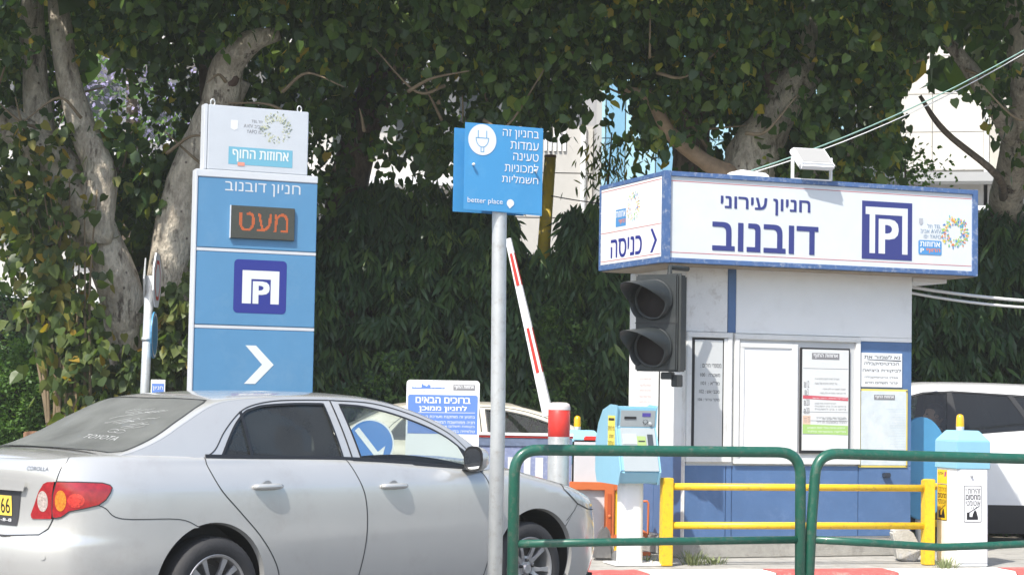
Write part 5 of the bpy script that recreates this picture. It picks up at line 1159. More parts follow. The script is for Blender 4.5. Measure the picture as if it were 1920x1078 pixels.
# driver: seated, facing the SUV's front (world -X), left arm resting on the window sill
skin = mat('skin', (.42, .26, .19), .55, var=.05); shirt = mat('dark_shirt', (.04, .045, .06), .85, var=.1); hairm = mat('dark_hair', (.018, .014, .012), .6, var=.3, vscale=60)
def skinned(name, nodes, edges, m, parent=None, sub=2):
    me = bpy.data.meshes.new(name); me.from_pydata([n[0] for n in nodes], edges, []); o = bpy.data.objects.new(name, me); col.objects.link(o)
    md = o.modifiers.new('skin', 'SKIN'); md.use_smooth_shade = True
    for i, n in enumerate(nodes):
        r = n[1]; me.skin_vertices[0].data[i].radius = (r, r) if not isinstance(r, tuple) else r
    me.skin_vertices[0].data[0].use_root = True
    s2 = o.modifiers.new('sub', 'SUBSURF'); s2.levels = s2.render_levels = sub
    dg = bpy.context.evaluated_depsgraph_get(); me2 = bpy.data.meshes.new_from_object(o.evaluated_get(dg)); bpy.data.objects.remove(o)
    return link(name, me2, m, parent, True)
px_, py_ = 4.30, 19.48   # world position of the hips, seat of the SUV
pr = thing('person', 'driver in dark shirt sitting in the white SUV, arm at the open window', 'person', (px_, py_, 0), 180)
# local frame: +x forward (world -X), +y towards world -Y (camera side)
N_ = [((0, 0, .62), .15), ((-.04, 0, .80), .145), ((-.07, 0, 1.0), .16), ((-.06, 0, 1.12), .12), ((-.04, 0, 1.19), .055), ((-.03, 0, 1.25), .052),
      ((-.02, .19, 1.10), .06), ((.10, .33, .99), .048), ((.30, .36, 1.17), .036), ((.36, .36, 1.20), .03),
      ((-.02, -.19, 1.10), .06), ((.12, -.24, .92), .047), ((.36, -.15, 1.0), .035), ((.42, -.14, 1.02), .03),
      ((.22, .10, .60), .085), ((.46, .12, .62), .07), ((.56, .12, .36), .05), ((.22, -.10, .60), .085), ((.46, -.12, .62), .07), ((.56, -.12, .36), .05)]
Ed = [(0, 1), (1, 2), (2, 3), (3, 4), (4, 5), (3, 6), (6, 7), (7, 8), (8, 9), (3, 10), (10, 11), (11, 12), (12, 13), (0, 14), (14, 15), (15, 16), (0, 17), (17, 18), (18, 19)]
skinned('body', N_, Ed, skin, pr)
N2_ = [(p, (r+.012)) for p, r in N_[:4]]+[(N_[6][0], .072), (N_[7][0], .06), (N_[10][0], .072), (N_[11][0], .06)]
skinned('shirt', N2_, [(0, 1), (1, 2), (2, 3), (3, 4), (4, 5), (3, 6), (6, 7)], shirt, pr)
hv = bmesh.new(); bmesh.ops.create_icosphere(hv, subdivisions=4, radius=1)
for v_ in hv.verts:
    x, y, z = v_.co; zz = z*.118; w_ = 1-.22*max(0, -z)**1.5
    X = x*.098*w_; Y = y*.076*w_
    if x > 0: X += .008*math.exp(-((z+.75)/.25)**2)+.026*math.exp(-((y)/.16)**2-((z+.12)/.20)**2)-.012*math.exp(-((abs(y)-.38)/.16)**2-((z-.12)/.14)**2)+.006*math.exp(-(y/.3)**2-((z+.45)/.1)**2)
    v_.co = (X, Y, zz)
me = bpy.data.meshes.new('head'); hv.to_mesh(me); hv.free(); hd = link('head', me, skin, pr, True); hd.location = (.0, 0, 1.36)
for sg in (-1, 1):
    MB().lathe([(0, -.009), (.006, -.007), (.009, 0), (.006, .007), (0, .009)], c=(.082, .031*sg, .014), n=10).build('eye', mat('eye_dark', (.03, .02, .02), .2), hd, True)
    MB().lathe([(0, -.014), (.016, -.010), (.022, 0), (.016, .006), (0, .004)], c=(-.005, .078*sg, -.005), axis='Y', n=12).build('ear', skin, hd, True)
box('mouth', .080, .094, -.022, .022, -.060, -.053, mat('lips', (.30, .12, .10), .5), hd, .003)
hb = bmesh.new(); bmesh.ops.create_icosphere(hb, subdivisions=3, radius=1)
for v_ in hb.verts: v_.co = (v_.co.x*.106-.008, v_.co.y*.084, v_.co.z*.124+.006)
bmesh.ops.delete(hb, geom=[v for v in hb.verts if (v.co.x > .03 and v.co.z < .055) or v.co.z < -.05], context='VERTS')
me = bpy.data.meshes.new('hair'); hb.to_mesh(me); hb.free(); link('hair', me, hairm, hd, True)
for base, sy in (((.36, .36, 1.20), 1), ((.42, -.14, 1.02), -1)):
    bx, by, bz = base
    nodes = [((bx, by, bz), .028), ((bx+.05, by, bz+.004), (.036, .018)), ((bx+.085, by, bz), (.038, .014))]; ed = [(0, 1), (1, 2)]
    for k, (dy, L) in enumerate(((-.030, .062), (-.010, .075), (.011, .070), (.030, .055))):
        n = len(nodes); nodes += [((bx+.09, by+dy, bz), .010), ((bx+.09+L*.5, by+dy*1.1, bz-.006), .009), ((bx+.09+L*.85, by+dy*1.1, bz-.030), .008)]; ed += [(2, n), (n, n+1), (n+1, n+2)]
    n = len(nodes); nodes += [((bx+.04, by-.035*sy, bz-.01), .012), ((bx+.075, by-.055*sy, bz-.022), .010)]; ed += [(1, n), (n, n+1)]
    skinned('hand', nodes, ed, skin, pr, 1)

# ------------------------------------------------------------------ buildings beyond the trees
facade = mat('white_facade', (.64, .62, .57), .5, var=.03); joint = mat('facade_joint', (.40, .39, .37), .8)
wb_ = thing('white_building', 'white panelled office building beyond the right trees', 'building', (8.55, 40, 0), -12)
box('wall', -2.4, 1.25, .06, 9, 0, 13, joint, wb_, 0)
box('wall', 1.33, 9, .06, 9, 0, 13, joint, wb_, 0)
for i in range(3):
    for j in range(9): box('facade_panel', -1.9+i*1.05+.006, -1.9+(i+1)*1.05-.006, 0, .07, 6.35+j*.80+.006, 6.35+(j+1)*.80-.006, facade, wb_, .002)
fac2 = mat('beige_facade', (.50, .48, .42), .55, var=.04)
for i in range(5):
    for j in range(9): box('facade_panel', 1.36+i*1.05+.006, 1.36+(i+1)*1.05-.006, .0, .07, 6.35+j*1.05+.006, 6.35+(j+1)*1.05-.006, fac2, wb_, .002)
box('corner_trim', 1.25, 1.35, -.03, .1, 6.3, 15, alu, wb_, .01)
box('ledge', -2.6, 9, -.5, .1, 6.05, 6.25, mat('ledge_grey', (.42, .43, .43), .6), wb_, .01); box('ledge', -2.6, 9, -.55, .1, 5.45, 5.55, white_clean, wb_, .01)
for i in range(8): box('ground_floor_window', -2.3+i*1.4, -1.05+i*1.4, -.02, .06, 3.0, 5.4, glass('shop_glass', (.12, .14, .13), .3, (.08, .09, .09)), wb_, 0)
box('dark_bay', -2.42, -1.92, -.01, .06, 6.3, 7.75, mat('dark_opening', (.02, .022, .022), .5), wb_, 0)
box('ochre_column', -2.0, -1.905, -.06, .06, 6.3, 7.8, mat('ochre', (.55, .42, .22), .7), wb_, .01)
lb = thing('blue_building', 'light blue clad building seen in the gap left of the booth', 'building', (1.6, 35, 0), 0)
cy2 = mat('pale_blue_cladding', (.36, .58, .66), .45, var=.05); cy3 = mat('mid_blue_cladding', (.20, .40, .54), .35, var=.05)
box('wall', -.1, 4.6, .06, 6, 0, 11, joint, lb, 0)
for i, (x0, x1) in enumerate(((0, .06), (.08, .42), (.44, .98), (1.0, 1.9), (1.92, 2.8), (2.82, 3.7), (3.72, 4.55))):
    for j in range(6): box('cladding_panel', x0, x1, 0, .07, 4.0+j*1.12, 4.0+(j+1)*1.12-.02, cy3 if i in (1, 3, 5) else cy2, lb, .002)
gb_ = thing('grey_building', 'grey tiled wall with balcony railing behind the blue sign', 'building', (.25, 36, 0), 0)
box('wall', -.4, 1.32, .06, 5, 0, 6.6, joint, gb_, 0)
gt = mat('grey_tiles', (.48, .47, .44), .6, var=.05)
for i in range(2):
    for j in range(7): box('wall_tile', -.35+i*.80, .43+i*.80, 0, .07, .6+j*.85, 1.43+j*.85, gt, gb_, .002)
box('corner_pipe', 1.0, 1.10, -.08, 0, 0, 6.6, alu, gb_, .01)
for i in range(9): box('louvre', -.05+i*.09, .0+i*.09, -.04, .0, 6.1, 6.5, white_clean, gb_, .003)
MB().box(1.05, 1.70, -.6, -.57, 5.55, 5.58).box(1.05, 1.70, -.6, -.57, 4.6, 4.63).box(1.05, 1.08, -.6, -.57, 4.6, 5.58).box(1.67, 1.70, -.6, -.57, 4.6, 5.58).box(1.35, 1.37, -.6, -.57, 4.6, 5.58).build('balcony_frame', galv, gb_)
MB().box(.98, 1.75, -.6, 0, 4.5, 4.6).build('balcony_slab', gt, gb_)
fb_ = thing('far_building', 'pale apartment building glimpsed through the leaves on the left', 'building', (-10.5, 48, 0), 4)
box('wall', -6, 12.5, .1, 8, 0, 10.5, mat('far_wall', (.48, .47, .44), .7, var=.05), fb_, 0)
for i in range(11):
    for j in range(3):
        w_ = box('window', -5.3+i*1.6, -4.3+i*1.6, .02, .12, 1.6+j*3.1, 3.0+j*3.1, glass('shop_glass', (.1, .1, .1)), fb_, 0)
        box('sill', -5.4+i*1.6, -4.2+i*1.6, -.02, .1, 1.5+j*3.1, 1.58+j*3.1, white_clean, fb_, 0)
for j in range(3): box('balcony', -6, 12.5, -.9, .1, 3.6+j*3.1, 3.8+j*3.1, white_clean, fb_, 0)

# ------------------------------------------------------------------ foliage
HEART = (np.array([(0, 0, 0), (-.34, .22, .05), (-.36, .55, .04), (0, .42, -.03), (.36, .55, .04), (.34, .22, .05), (-.16, .92, .0), (.16, .92, 0), (0, 1.12, -.05)]) - [0, 0, 0],
         [(0, 3, 2, 1), (0, 5, 4, 3), (3, 8, 6, 2), (3, 4, 7, 8)])
HEART = (np.array([(0, 0, 0), (-.30, -.06, .05), (-.46, .22, .06), (-.36, .56, .02), (0, .45, -.05), (.30, -.06, .05), (.46, .22, .06), (.36, .56, .02), (0, 1.06, -.06)]), [(0, 4, 2, 1), (4, 8, 3, 2), (0, 5, 6, 4), (4, 6, 7, 8)])
LANCE = (np.array([(0, 0, 0), (-.10, .35, .02), (.10, .35, .02), (-.08, .7, -.01), (.08, .7, -.01), (0, 1.05, -.08)]), [(0, 2, 1), (1, 2, 4, 3), (3, 4, 5)])
OVAL = (np.array([(0, 0, 0), (-.26, .4, .04), (.26, .4, .04), (0, .9, 0)]), [(0, 2, 1), (1, 2, 3)])
def leaves(name, pos, dirs, size, tmpl, m, parent=None, kind='stuff', roll=None, rnd=None):
    T, Fc = tmpl; n = len(pos); d = dirs/np.linalg.norm(dirs, axis=1)[:, None]
    a = rng.normal(size=(n, 3)); s = np.cross(d, a); s /= np.linalg.norm(s, axis=1)[:, None]; u = np.cross(s, d)
    size = np.broadcast_to(size, (n,))
    V = pos[:, None]+size[:, None, None]*(T[None, :, 0:1]*s[:, None]+T[None, :, 1:2]*d[:, None]+T[None, :, 2:3]*u[:, None])
    k = len(T); tri = []; 
    for f in Fc: tri.append(f)
    nl = sum(len(f) for f in tri); nf = len(tri)
    base = np.concatenate([np.array(f) for f in tri]); loops = (base[None]+np.arange(n)[:, None]*k).ravel()
    starts = np.cumsum([0]+[len(f) for f in tri[:-1]]); st = (starts[None]+np.arange(n)[:, None]*nl).ravel()
    me = bpy.data.meshes.new(name); me.vertices.add(n*k); me.vertices.foreach_set('co', V.ravel().astype(np.float32))
    me.loops.add(len(loops)); me.loops.foreach_set('vertex_index', loops.astype(np.int32)); me.polygons.add(n*nf); me.polygons.foreach_set('loop_start', st.astype(np.int32))
    me.update(calc_edges=True)
    if rnd is None: rnd = rng.random(n)
    at = me.attributes.new('rnd', 'FLOAT', 'FACE'); at.data.foreach_set('value', np.repeat(rnd, nf).astype(np.float32))
    o = link(name, me, m, parent)
    if kind: o['kind'] = kind
    return o
canopy_m = leafmat('ficus_leaves', [(0, (.030, .066, .022)), (.45, (.058, .115, .028)), (.80, (.11, .18, .038)), (.92, (.19, .24, .04)), (.96, (.30, .28, .04)), (1, (.42, .29, .03))], .42, .38)
vine_m = leafmat('vine_leaves', [(0, (.035, .065, .02)), (.5, (.075, .12, .03)), (.8, (.15, .19, .05)), (.93, (.26, .23, .05)), (1, (.40, .24, .03))], .4, .45)
hedge_m = leafmat('hedge_leaves', [(0, (.045, .095, .050)), (.5, (.070, .140, .062)), (.85, (.12, .21, .07)), (1, (.22, .30, .08))], .35, .4)
bush_m = leafmat('bright_bush_leaves', [(0, (.055, .12, .03)), (.6, (.10, .20, .045)), (1, (.19, .30, .08))], .35, .5)
def nz(x, y, z, s): return noise.noise(Vector((x*s, y*s, z*s)))
def limb(mb, pts, rs, seed=0, n=14):
    """bent, knobbly branch"""
    P = crom(pts, 6); t = np.linspace(0, 1, len(P)); rr = np.interp(t, np.linspace(0, 1, len(rs)), rs); rg = random.Random(seed); vs = []; fs = []
    P = [Vector(p) for p in P]; ax = None
    for i, p in enumerate(P):
        tg = (P[min(i+1, len(P)-1)]-P[max(i-1, 0)]).normalized()
        if ax is None: ax = tg.orthogonal().normalized()
        ax = (ax-tg*ax.dot(tg)).normalized(); b = tg.cross(ax)
        for k in range(n):
            a = 2*math.pi*k/n; q = ax*math.cos(a)+b*math.sin(a); r = rr[i]*(1+.16*noise.noise(p*2.2+q*1.1+Vector((seed, 0, 0)))+.10*noise.noise(p*7+q*2)); vs.append(p+q*r)
    m_ = len(P)
    for i in range(m_-1):
        for k in range(n): fs.append((i*n+k, i*n+(k+1) % n, (i+1)*n+(k+1) % n, (i+1)*n+k))
    fs += [tuple(range(n))[::-1], tuple((m_-1)*n+k for k in range(n))]
    mb.add(vs, fs)
def limb_obj(name, pts, rs, m, parent, seed=0, n=14):
    mb = MB(); limb(mb, pts, rs, seed, n); return mb.build(name, m, parent, True)
# region of leaves: returns lowest leaf height at X and keep-probability (gaps where the sky shows)
def floor_z(X):
    return np.interp(X, [-6, -3.9, -2.9, -2.2, -1.6, -.9, -.2, .3, .9, 1.4, 1.75, 2.2, 3.9, 4.25, 4.7, 5.1, 6], [3.0, 3.0, 3.2, 3.3, 3.9, 3.9, 4.1, 4.45, 4.35, 4.1, 3.85, 3.75, 3.9, 4.5, 4.6, 4.2, 4.0])
GAPS = [(-4.30, 4.75, .35, .50, .9), (-3.8, 4.35, .35, .45, .85), (-3.6, 4.9, .3, .3, .7), (-1.15, 4.75, .80, .50, .66), (-1.35, 4.15, .60, .30, .68), (-2.1, 4.2, .22, .5, .8), (-.3, 4.6, .4, .3, .6), (.95, 4.50, .40, .35, .93), (4.38, 4.70, .40, .55, .96), (4.75, 4.4, .35, .5, .8), (4.9, 5.2, .40, .4, .75), (-3.1, 3.9, .25, .4, .8), (4.0, 5.2, .2, .2, .6), (1.6, 4.0, .3, .25, .9), (-2.6, 5.1, .3, .3, .7), (2.1, 4.2, .35, .4, .6), (3.5, 4.5, .3, .3, .5), (-4.9, 3.6, .3, .4, .5)]
def canopy_points(n, x0, x1, z0, z1, ydeep=3.4, yfront=17.75, gaps=True):
    out = np.zeros((0, 3))
    while len(out) < n:
        m_ = n*2; X = rng.uniform(x0, x1, m_); Z = rng.uniform(z0, z1, m_); yf = yfront-.62*(Z-5.7); yf = np.maximum(yf, 16.2); Y = yf+1.0+rng.uniform(0, 1, m_)**1.2*ydeep
        ap = 20.0/Y; Xa, Za = X*ap, 1.48+(Z-1.48)*ap
        jit = rng.normal(0, .10, m_)
        k = Za > floor_z(Xa)+jit
        cl = np.array([noise.noise(Vector((x*1.6, y*1.6, z*1.9))) for x, y, z in zip(X, Y, Z)])
        k &= cl > -.22
        for pts_, rad_ in CLEAR:
            for (ax_, az_), (bx_, bz_) in zip(pts_[:-1], pts_[1:]):
                dx_, dz_ = bx_-ax_, bz_-az_; t_ = np.clip(((Xa-ax_)*dx_+(Za-az_)*dz_)/(dx_*dx_+dz_*dz_), 0, 1)
                k &= ~((np.hypot(Xa-ax_-dx_*t_, Za-az_-dz_*t_) < rad_) & (Y < 20.9) & (rng.random(m_) < .9))
        if gaps:
            for gx, gz, rx, rz, gp in GAPS:
                q = ((Xa-gx)/rx)**2+((Za-gz)/rz)**2+jit*2; k &= ~((q < 1) & (rng.random(m_) < gp))
        out = np.vstack([out, np.stack([X, Y, Z], 1)[k]])
    out = out[:n//9+1]; per = 9                       # leaves sit in small hanging clumps along twigs
    tw = rng.normal(0, 1, (len(out), 3))*[.13, .12, .17]; P = np.repeat(out, per, 0); T_ = np.repeat(tw, per, 0)*rng.uniform(-1, 1, (len(out)*per, 1))
    return (P+T_+rng.normal(0, .055, P.shape))[:n]
CLEAR = [([(-4.35, 3.0), (-4.32, 3.7), (-4.55, 4.3), (-4.75, 5.1), (-4.85, 6)], .20), ([(-3.9, 2.0), (-4.15, 2.6), (-4.75, 3.75), (-5.3, 4.3)], .22), ([(-5.0, 4.3), (-5.1, 6)], .12),
 ([(-3.5, 3.2), (-3.2, 4.25), (-2.95, 4.8)], .33), ([(-3.0, 4.9), (-2.45, 5.15)], .16), ([(2.5, 3.8), (2.75, 4.5), (3.12, 5.02)], .24), ([(3.1, 5.0), (3.18, 6)], .12), ([(2.3, 3.85), (1.6, 4.3), (1.15, 4.7)], .10),
 ([(5.25, 3.6), (5.45, 4.8), (5.4, 6)], .22), ([(5.35, 4.4), (4.6, 5.4)], .12), ([(5.2, 3.85), (4.65, 4.4), (4.4, 4.7)], .07), ([(-1.8, 3.6), (-1.68, 4.1), (-1.45, 4.9)], .2)]
TREES = [
 ('ficus_tree', 'pale double-trunked ficus tree at the far left', (-4.6, 20.6), (-6.6, -3.9)),
 ('ficus_tree', 'ficus tree with thick leaning trunk and sawn knot behind the totem', (-3.3, 20.6), (-3.9, -2.0)),
 ('ficus_tree', 'ficus tree with dark upright trunk between totem and blue sign', (-1.55, 21.2), (-2.0, .3)),
 ('ficus_tree', 'ficus tree with thick forked trunk rising behind the booth sign', (2.55, 20.6), (.3, 4.0)),
 ('ficus_tree', 'slender pale-trunked ficus tree at the far right edge', (5.15, 20.8), (4.0, 7.2))]
roots = []
leaf_proto = {}
for ti, (nm, lb_, (tx, ty), (xa, xb)) in enumerate(TREES):
    t = thing(nm, lb_, 'tree', (tx, ty, 0), 0, 'ficus trees behind the parking lot'); roots.append(t); o_ = np.array([tx, ty, 0])
    wv = xb-xa
    n1 = int(3500*wv*(.5 if ti == 4 else 1.0))
    P = canopy_points(n1, xa-.15, xb+.15, 2.95, 5.75)
    dirs = np.stack([rng.normal(0, .5, n1), rng.normal(-.25, .5, n1), rng.normal(-.9, .45, n1)], 1)
    fz = P[:, 1]+.62*(P[:, 2]-5.7)-18.75     # depth behind the canopy's front
    r_ = rng.random(n1)*.86; pick = rng.random(n1) < (.07 if ti in (0, 3) else .035); r_[pick] = rng.uniform(.9, 1, pick.sum())
    leaves('crown', P-o_, dirs, rng.uniform(.05, .135, n1), HEART, canopy_m, t, rnd=r_)
    # upper crown above the picture, coarser leaves: it shades what hangs below
    n2 = int(330*wv); Z = rng.uniform(5.7, 8.6, n2); X = rng.uniform(xa-.2, xb+.2, n2); Y = np.maximum(17.55-.62*(Z-5.7), 15.8)+rng.uniform(0, 7.5, n2)
    if ti == 4: Y += .8
    P = np.stack([X, Y, Z], 1); dirs = np.stack([rng.normal(0, .6, n2), rng.normal(-.2, .6, n2), rng.normal(-.6, .5, n2)], 1)
    leaves('upper_crown', P-o_, dirs, rng.uniform(.32, .5, n2), HEART, canopy_m, t)
    # the nearest single leaves, each an object
    nb = 60; P = canopy_points(nb*6, xa, xb, 3.2, 5.6); P = P[np.argsort(P[:, 1]+.62*P[:, 2])][:nb]
    if ti not in leaf_proto:
        for k in range(4):
            v_ = HEART[0]*rng.uniform(.10, .145); me = mesh('leaf', v_, HEART[1]); me.materials.append(canopy_m)
            at = me.attributes.new('rnd', 'FLOAT', 'FACE'); at.data.foreach_set('value', np.full(4, [.3, .8, .93, .6][k], np.float32)); leaf_proto[(ti, k)] = me
        leaf_proto[ti] = 1
    for p in P:
        o = bpy.data.objects.new('leaf', leaf_proto[(ti, rg_.choice([0, 0, 1, 1, 3, 2]))]); col.objects.link(o); o.parent = t
        o.location = p-o_-np.array([0, .08, 0]); o.rotation_euler = (R(rg_.uniform(-125, -60)), R(rg_.uniform(-50, 50)), R(rg_.uniform(-60, 60)))
def loc(t, pts): return [tuple(Vector(p)-Vector(t.location)) for p in pts]
# A: far left
t = roots[0]
limb_obj('trunk', loc(t, [(-3.82, 20.4, -.1), (-3.98, 20.3, 1.6), (-4.15, 20.1, 2.6), (-4.75, 20.0, 3.75), (-5.35, 20.0, 4.3)]), [.22, .22, .23, .22, .17], bark, t, 1, 18)
limb_obj('limb', loc(t, [(-4.35, 19.95, 3.0), (-4.32, 19.9, 3.7), (-4.55, 19.9, 4.3), (-4.75, 19.9, 5.1), (-4.85, 19.9, 6.2)]), [.20, .18, .14, .12, .10], bark, t, 2)
limb_obj('limb', loc(t, [(-4.98, 20.1, 4.0), (-5.05, 20.1, 4.6), (-5.12, 20.1, 5.3), (-5.1, 20.1, 6.2)]), [.18, .14, .12, .10], bark, t, 3)
# B: behind totem
t = roots[1]
limb_obj('trunk', loc(t, [(-3.70, 20.3, -.1), (-3.66, 20.3, 2.2), (-3.5, 20.2, 3.5), (-3.2, 20.1, 4.25), (-2.95, 20.0, 4.78)]), [.27, .25, .21, .21, .17], bark, t, 4, 18)
limb_obj('limb', loc(t, [(-3.1, 20.0, 4.5), (-2.97, 19.8, 4.9), (-2.72, 19.7, 5.10), (-2.45, 19.7, 5.18)]), [.20, .16, .12, .07], bark, t, 5)
limb_obj('limb', loc(t, [(-3.2, 20.8, 4.3), (-3.35, 21.0, 5.0), (-3.3, 21.1, 6.3)]), [.2, .15, .12], bark_dark, t, 6)
MB().lathe([(0, -.02), (.05, -.03), (.085, -.01), (.10, .03)], c=tuple(Vector((-2.97, 19.77, 4.72))-t.location), axis='Y', n=16).build('knot', mat('knot_wood', (.10, .06, .045), .8, var=.3), t, True)
# C: dark trunk
t = roots[2]
limb_obj('trunk', loc(t, [(-2.05, 22.2, -.1), (-2.0, 22.2, 2.8), (-1.85, 22.1, 4.2), (-1.58, 22.1, 5.2), (-1.4, 22.1, 6.8)]), [.30, .25, .22, .20, .16], bark_dark, t, 7, 16)
limb_obj('limb', loc(t, [(-1.85, 23.2, 4.8), (-1.1, 22.6, 5.6), (.1, 21.8, 6.4)]), [.14, .11, .07], bark_dark, t, 8)
# D: behind booth
t = roots[3]
limb_obj('trunk', loc(t, [(2.55, 20.8, -.1), (2.5, 20.7, 2.4), (2.52, 20.6, 3.8), (2.75, 20.5, 4.5), (3.12, 20.4, 5.02)]), [.40, .36, .30, .24, .20], bark, t, 9, 18)
limb_obj('limb', loc(t, [(3.0, 20.4, 4.9), (3.12, 20.4, 5.3), (3.18, 20.4, 6.2)]), [.16, .11, .09], bark, t, 10)
limb_obj('limb', loc(t, [(2.75, 20.45, 4.5), (2.72, 20.4, 5.2), (2.68, 20.4, 6.2)]), [.12, .09, .07], bark_dark, t, 11)
limb_obj('limb', loc(t, [(2.35, 20.4, 3.85), (2.0, 20.2, 4.0), (1.62, 20.1, 4.3), (1.42, 20.0, 4.62), (1.15, 20.0, 4.72)]), [.11, .085, .075, .06, .03], mat('orange_bark', (.36, .25, .16), .8, var=.3, vscale=10), t, 12)
limb_obj('limb', loc(t, [(1.95, 21.3, 0), (1.95, 21.3, 3.5), (2.0, 21.2, 4.6), (2.1, 21.2, 6)]), [.26, .22, .18, .14], bark_dark, t, 13)
limb_obj('limb', loc(t, [(2.95, 20.9, 2.2), (3.05, 20.8, 3.7), (3.5, 20.8, 4.15), (4.1, 20.9, 4.5)]), [.2, .16, .12, .08], bark, t, 14)
# E: far right
t = roots[4]
limb_obj('trunk', loc(t, [(5.95, 23.4, -.1), (5.95, 23.4, 2.4), (5.75, 22.4, 3.7), (5.62, 21.0, 4.8), (5.5, 20.7, 5.6), (5.4, 20.7, 6.6)]), [.24, .20, .20, .17, .19, .16], bark, t, 15, 16)
limb_obj('limb', loc(t, [(5.60, 21.4, 4.45), (5.15, 20.6, 4.75), (4.75, 20.5, 5.25), (4.5, 20.5, 5.5)]), [.12, .10, .08, .03], bark, t, 16)
limb_obj('limb', loc(t, [(5.72, 22.3, 3.85), (5.2, 20.6, 3.95), (4.62, 20.5, 4.4), (4.35, 20.5, 4.78)]), [.05, .04, .035, .02], bark_dark, t, 17)
for ti, t in enumerate(roots):
    xa, xb = TREES[ti][3]
    for k in range(9):
        x = rg_.uniform(xa+.2, xb-.2); z = max(3.6, float(floor_z(x)))+rg_.uniform(.1, 1.0); y = 18.9+rg_.uniform(.3, 1.6); dx = rg_.uniform(-.9, .9)
        limb_obj('twig', loc(t, [(x, y, z), (x+dx*.4, y-.1, z+rg_.uniform(-.1, .2)), (x+dx, y-.2, z+rg_.uniform(-.1, .5))]), [.02, .014, .006], stemmat, t, k, 6)
# jacaranda blossom seen through the gap
jt = thing('jacaranda_tree', 'distant jacaranda with purple blossom in the gap on the left', 'tree', (-6.2, 30, 0), 0)
n_ = 2600; c_ = np.array([(-6.1, 30, 6.5), (-5.6, 30, 5.9), (-6.6, 30, 6.9), (-5.2, 30, 4.9), (-6.9, 30, 5.2)]); P = c_[rng.integers(0, 5, n_)]+rng.normal(0, .35, (n_, 3))
leaves('blossom', P-np.array([-6.2, 30, 0]), rng.normal(size=(n_, 3)), .09, OVAL, leafmat('jacaranda_blossom', [(0, (.30, .26, .55)), (1, (.50, .45, .75))], .3), jt)
P = c_[rng.integers(0, 5, 1200)]+rng.normal(0, .6, (1200, 3)); leaves('crown', P-np.array([-6.2, 30, 0]), rng.normal(size=(1200, 3)), .15, OVAL, bush_m, jt)
limb_obj('trunk', [(0, 0, -.1), (.1, 0, 3), (.2, 0, 5.5), (.1, 0, 7)], [.2, .16, .12, .05], bark_dark, jt, 20)

# hanging-leaf hedge
def hedge(name, label, x0, x1, top, yc, nclus, m, seed, tmpl=LANCE, L=(.13, .20), droop=.85, cat='hedge', depth=.9, group=None, coren=True, per=13, lump=.35):
    t = thing(name, label, cat, ((x0+x1)/2, yc, 0), 0, group); o_ = np.array(t.location)
    X = rng.uniform(x0, x1, nclus); tp = np.interp(X, *zip(*top)); Z = rng.uniform(.02, 1, nclus)*tp+rng.normal(0, .05, nclus)
    bump = np.array([noise.noise(Vector((x*1.1, z*1.3, seed)))+.5*noise.noise(Vector((x*3, z*3, seed))) for x, z in zip(X, Z)])*lump
    Y = yc-bump+rng.uniform(0, 1, nclus)**1.5*depth+np.maximum(0, Z-tp+.4)*.6
    C_ = np.stack([X, Y, Z], 1)
    P = np.repeat(C_, per, 0); n = len(P); ang = rng.uniform(-1.25, 1.25, n); out = rng.uniform(.15, .9, n)
    dirs = np.stack([np.sin(ang)*out, -np.cos(ang)*out, -droop+rng.normal(0, .25, n)], 1); P = P+dirs*rng.uniform(0, .07, n)[:, None]+rng.normal(0, .025, (n, 3))
    cr_ = np.repeat(rng.random(nclus), per); r_ = np.clip(cr_*.8+rng.random(n)*.22, 0, 1)
    leaves('foliage', P-o_, dirs, rng.uniform(*L, n), tmpl, m, t, rnd=r_)
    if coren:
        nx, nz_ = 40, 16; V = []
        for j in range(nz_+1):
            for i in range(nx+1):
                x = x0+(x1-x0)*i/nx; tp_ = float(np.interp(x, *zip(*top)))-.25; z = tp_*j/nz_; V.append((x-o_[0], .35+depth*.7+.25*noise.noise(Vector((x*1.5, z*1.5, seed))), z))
        link('twig_shade_backing', mesh('twig_shade_backing', V, [(j*(nx+1)+i, j*(nx+1)+i+1, (j+1)*(nx+1)+i+1, (j+1)*(nx+1)+i) for j in range(nz_) for i in range(nx)]), mat('twig_shade', (.012, .018, .010), .95, var=.5, vscale=12), t, True)  # backing sheet; near-black colour stands in for shade among the inner twigs
    return t
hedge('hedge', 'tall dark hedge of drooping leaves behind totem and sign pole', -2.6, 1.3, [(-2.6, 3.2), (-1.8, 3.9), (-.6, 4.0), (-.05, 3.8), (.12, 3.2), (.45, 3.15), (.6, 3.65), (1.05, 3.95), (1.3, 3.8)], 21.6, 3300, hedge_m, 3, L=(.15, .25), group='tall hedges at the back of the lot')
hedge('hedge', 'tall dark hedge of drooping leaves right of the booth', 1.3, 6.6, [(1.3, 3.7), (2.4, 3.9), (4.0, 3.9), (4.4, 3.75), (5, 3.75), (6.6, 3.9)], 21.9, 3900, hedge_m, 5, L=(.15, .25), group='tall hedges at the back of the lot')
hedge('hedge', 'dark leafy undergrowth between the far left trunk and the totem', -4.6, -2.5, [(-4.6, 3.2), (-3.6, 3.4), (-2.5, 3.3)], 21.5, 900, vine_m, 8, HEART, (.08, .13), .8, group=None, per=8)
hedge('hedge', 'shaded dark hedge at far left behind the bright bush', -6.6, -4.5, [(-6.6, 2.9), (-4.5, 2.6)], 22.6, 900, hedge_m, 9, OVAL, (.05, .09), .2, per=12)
hedge('bush', 'bright green sunlit bush at the far left edge', -5.9, -4.72, [(-5.9, 1.9), (-5.3, 2.0), (-4.95, 1.75), (-4.72, 1.4)], 20.9, 1500, bush_m, 10, OVAL, (.045, .075), .0, cat='bush', per=12, lump=.25, depth=.6)
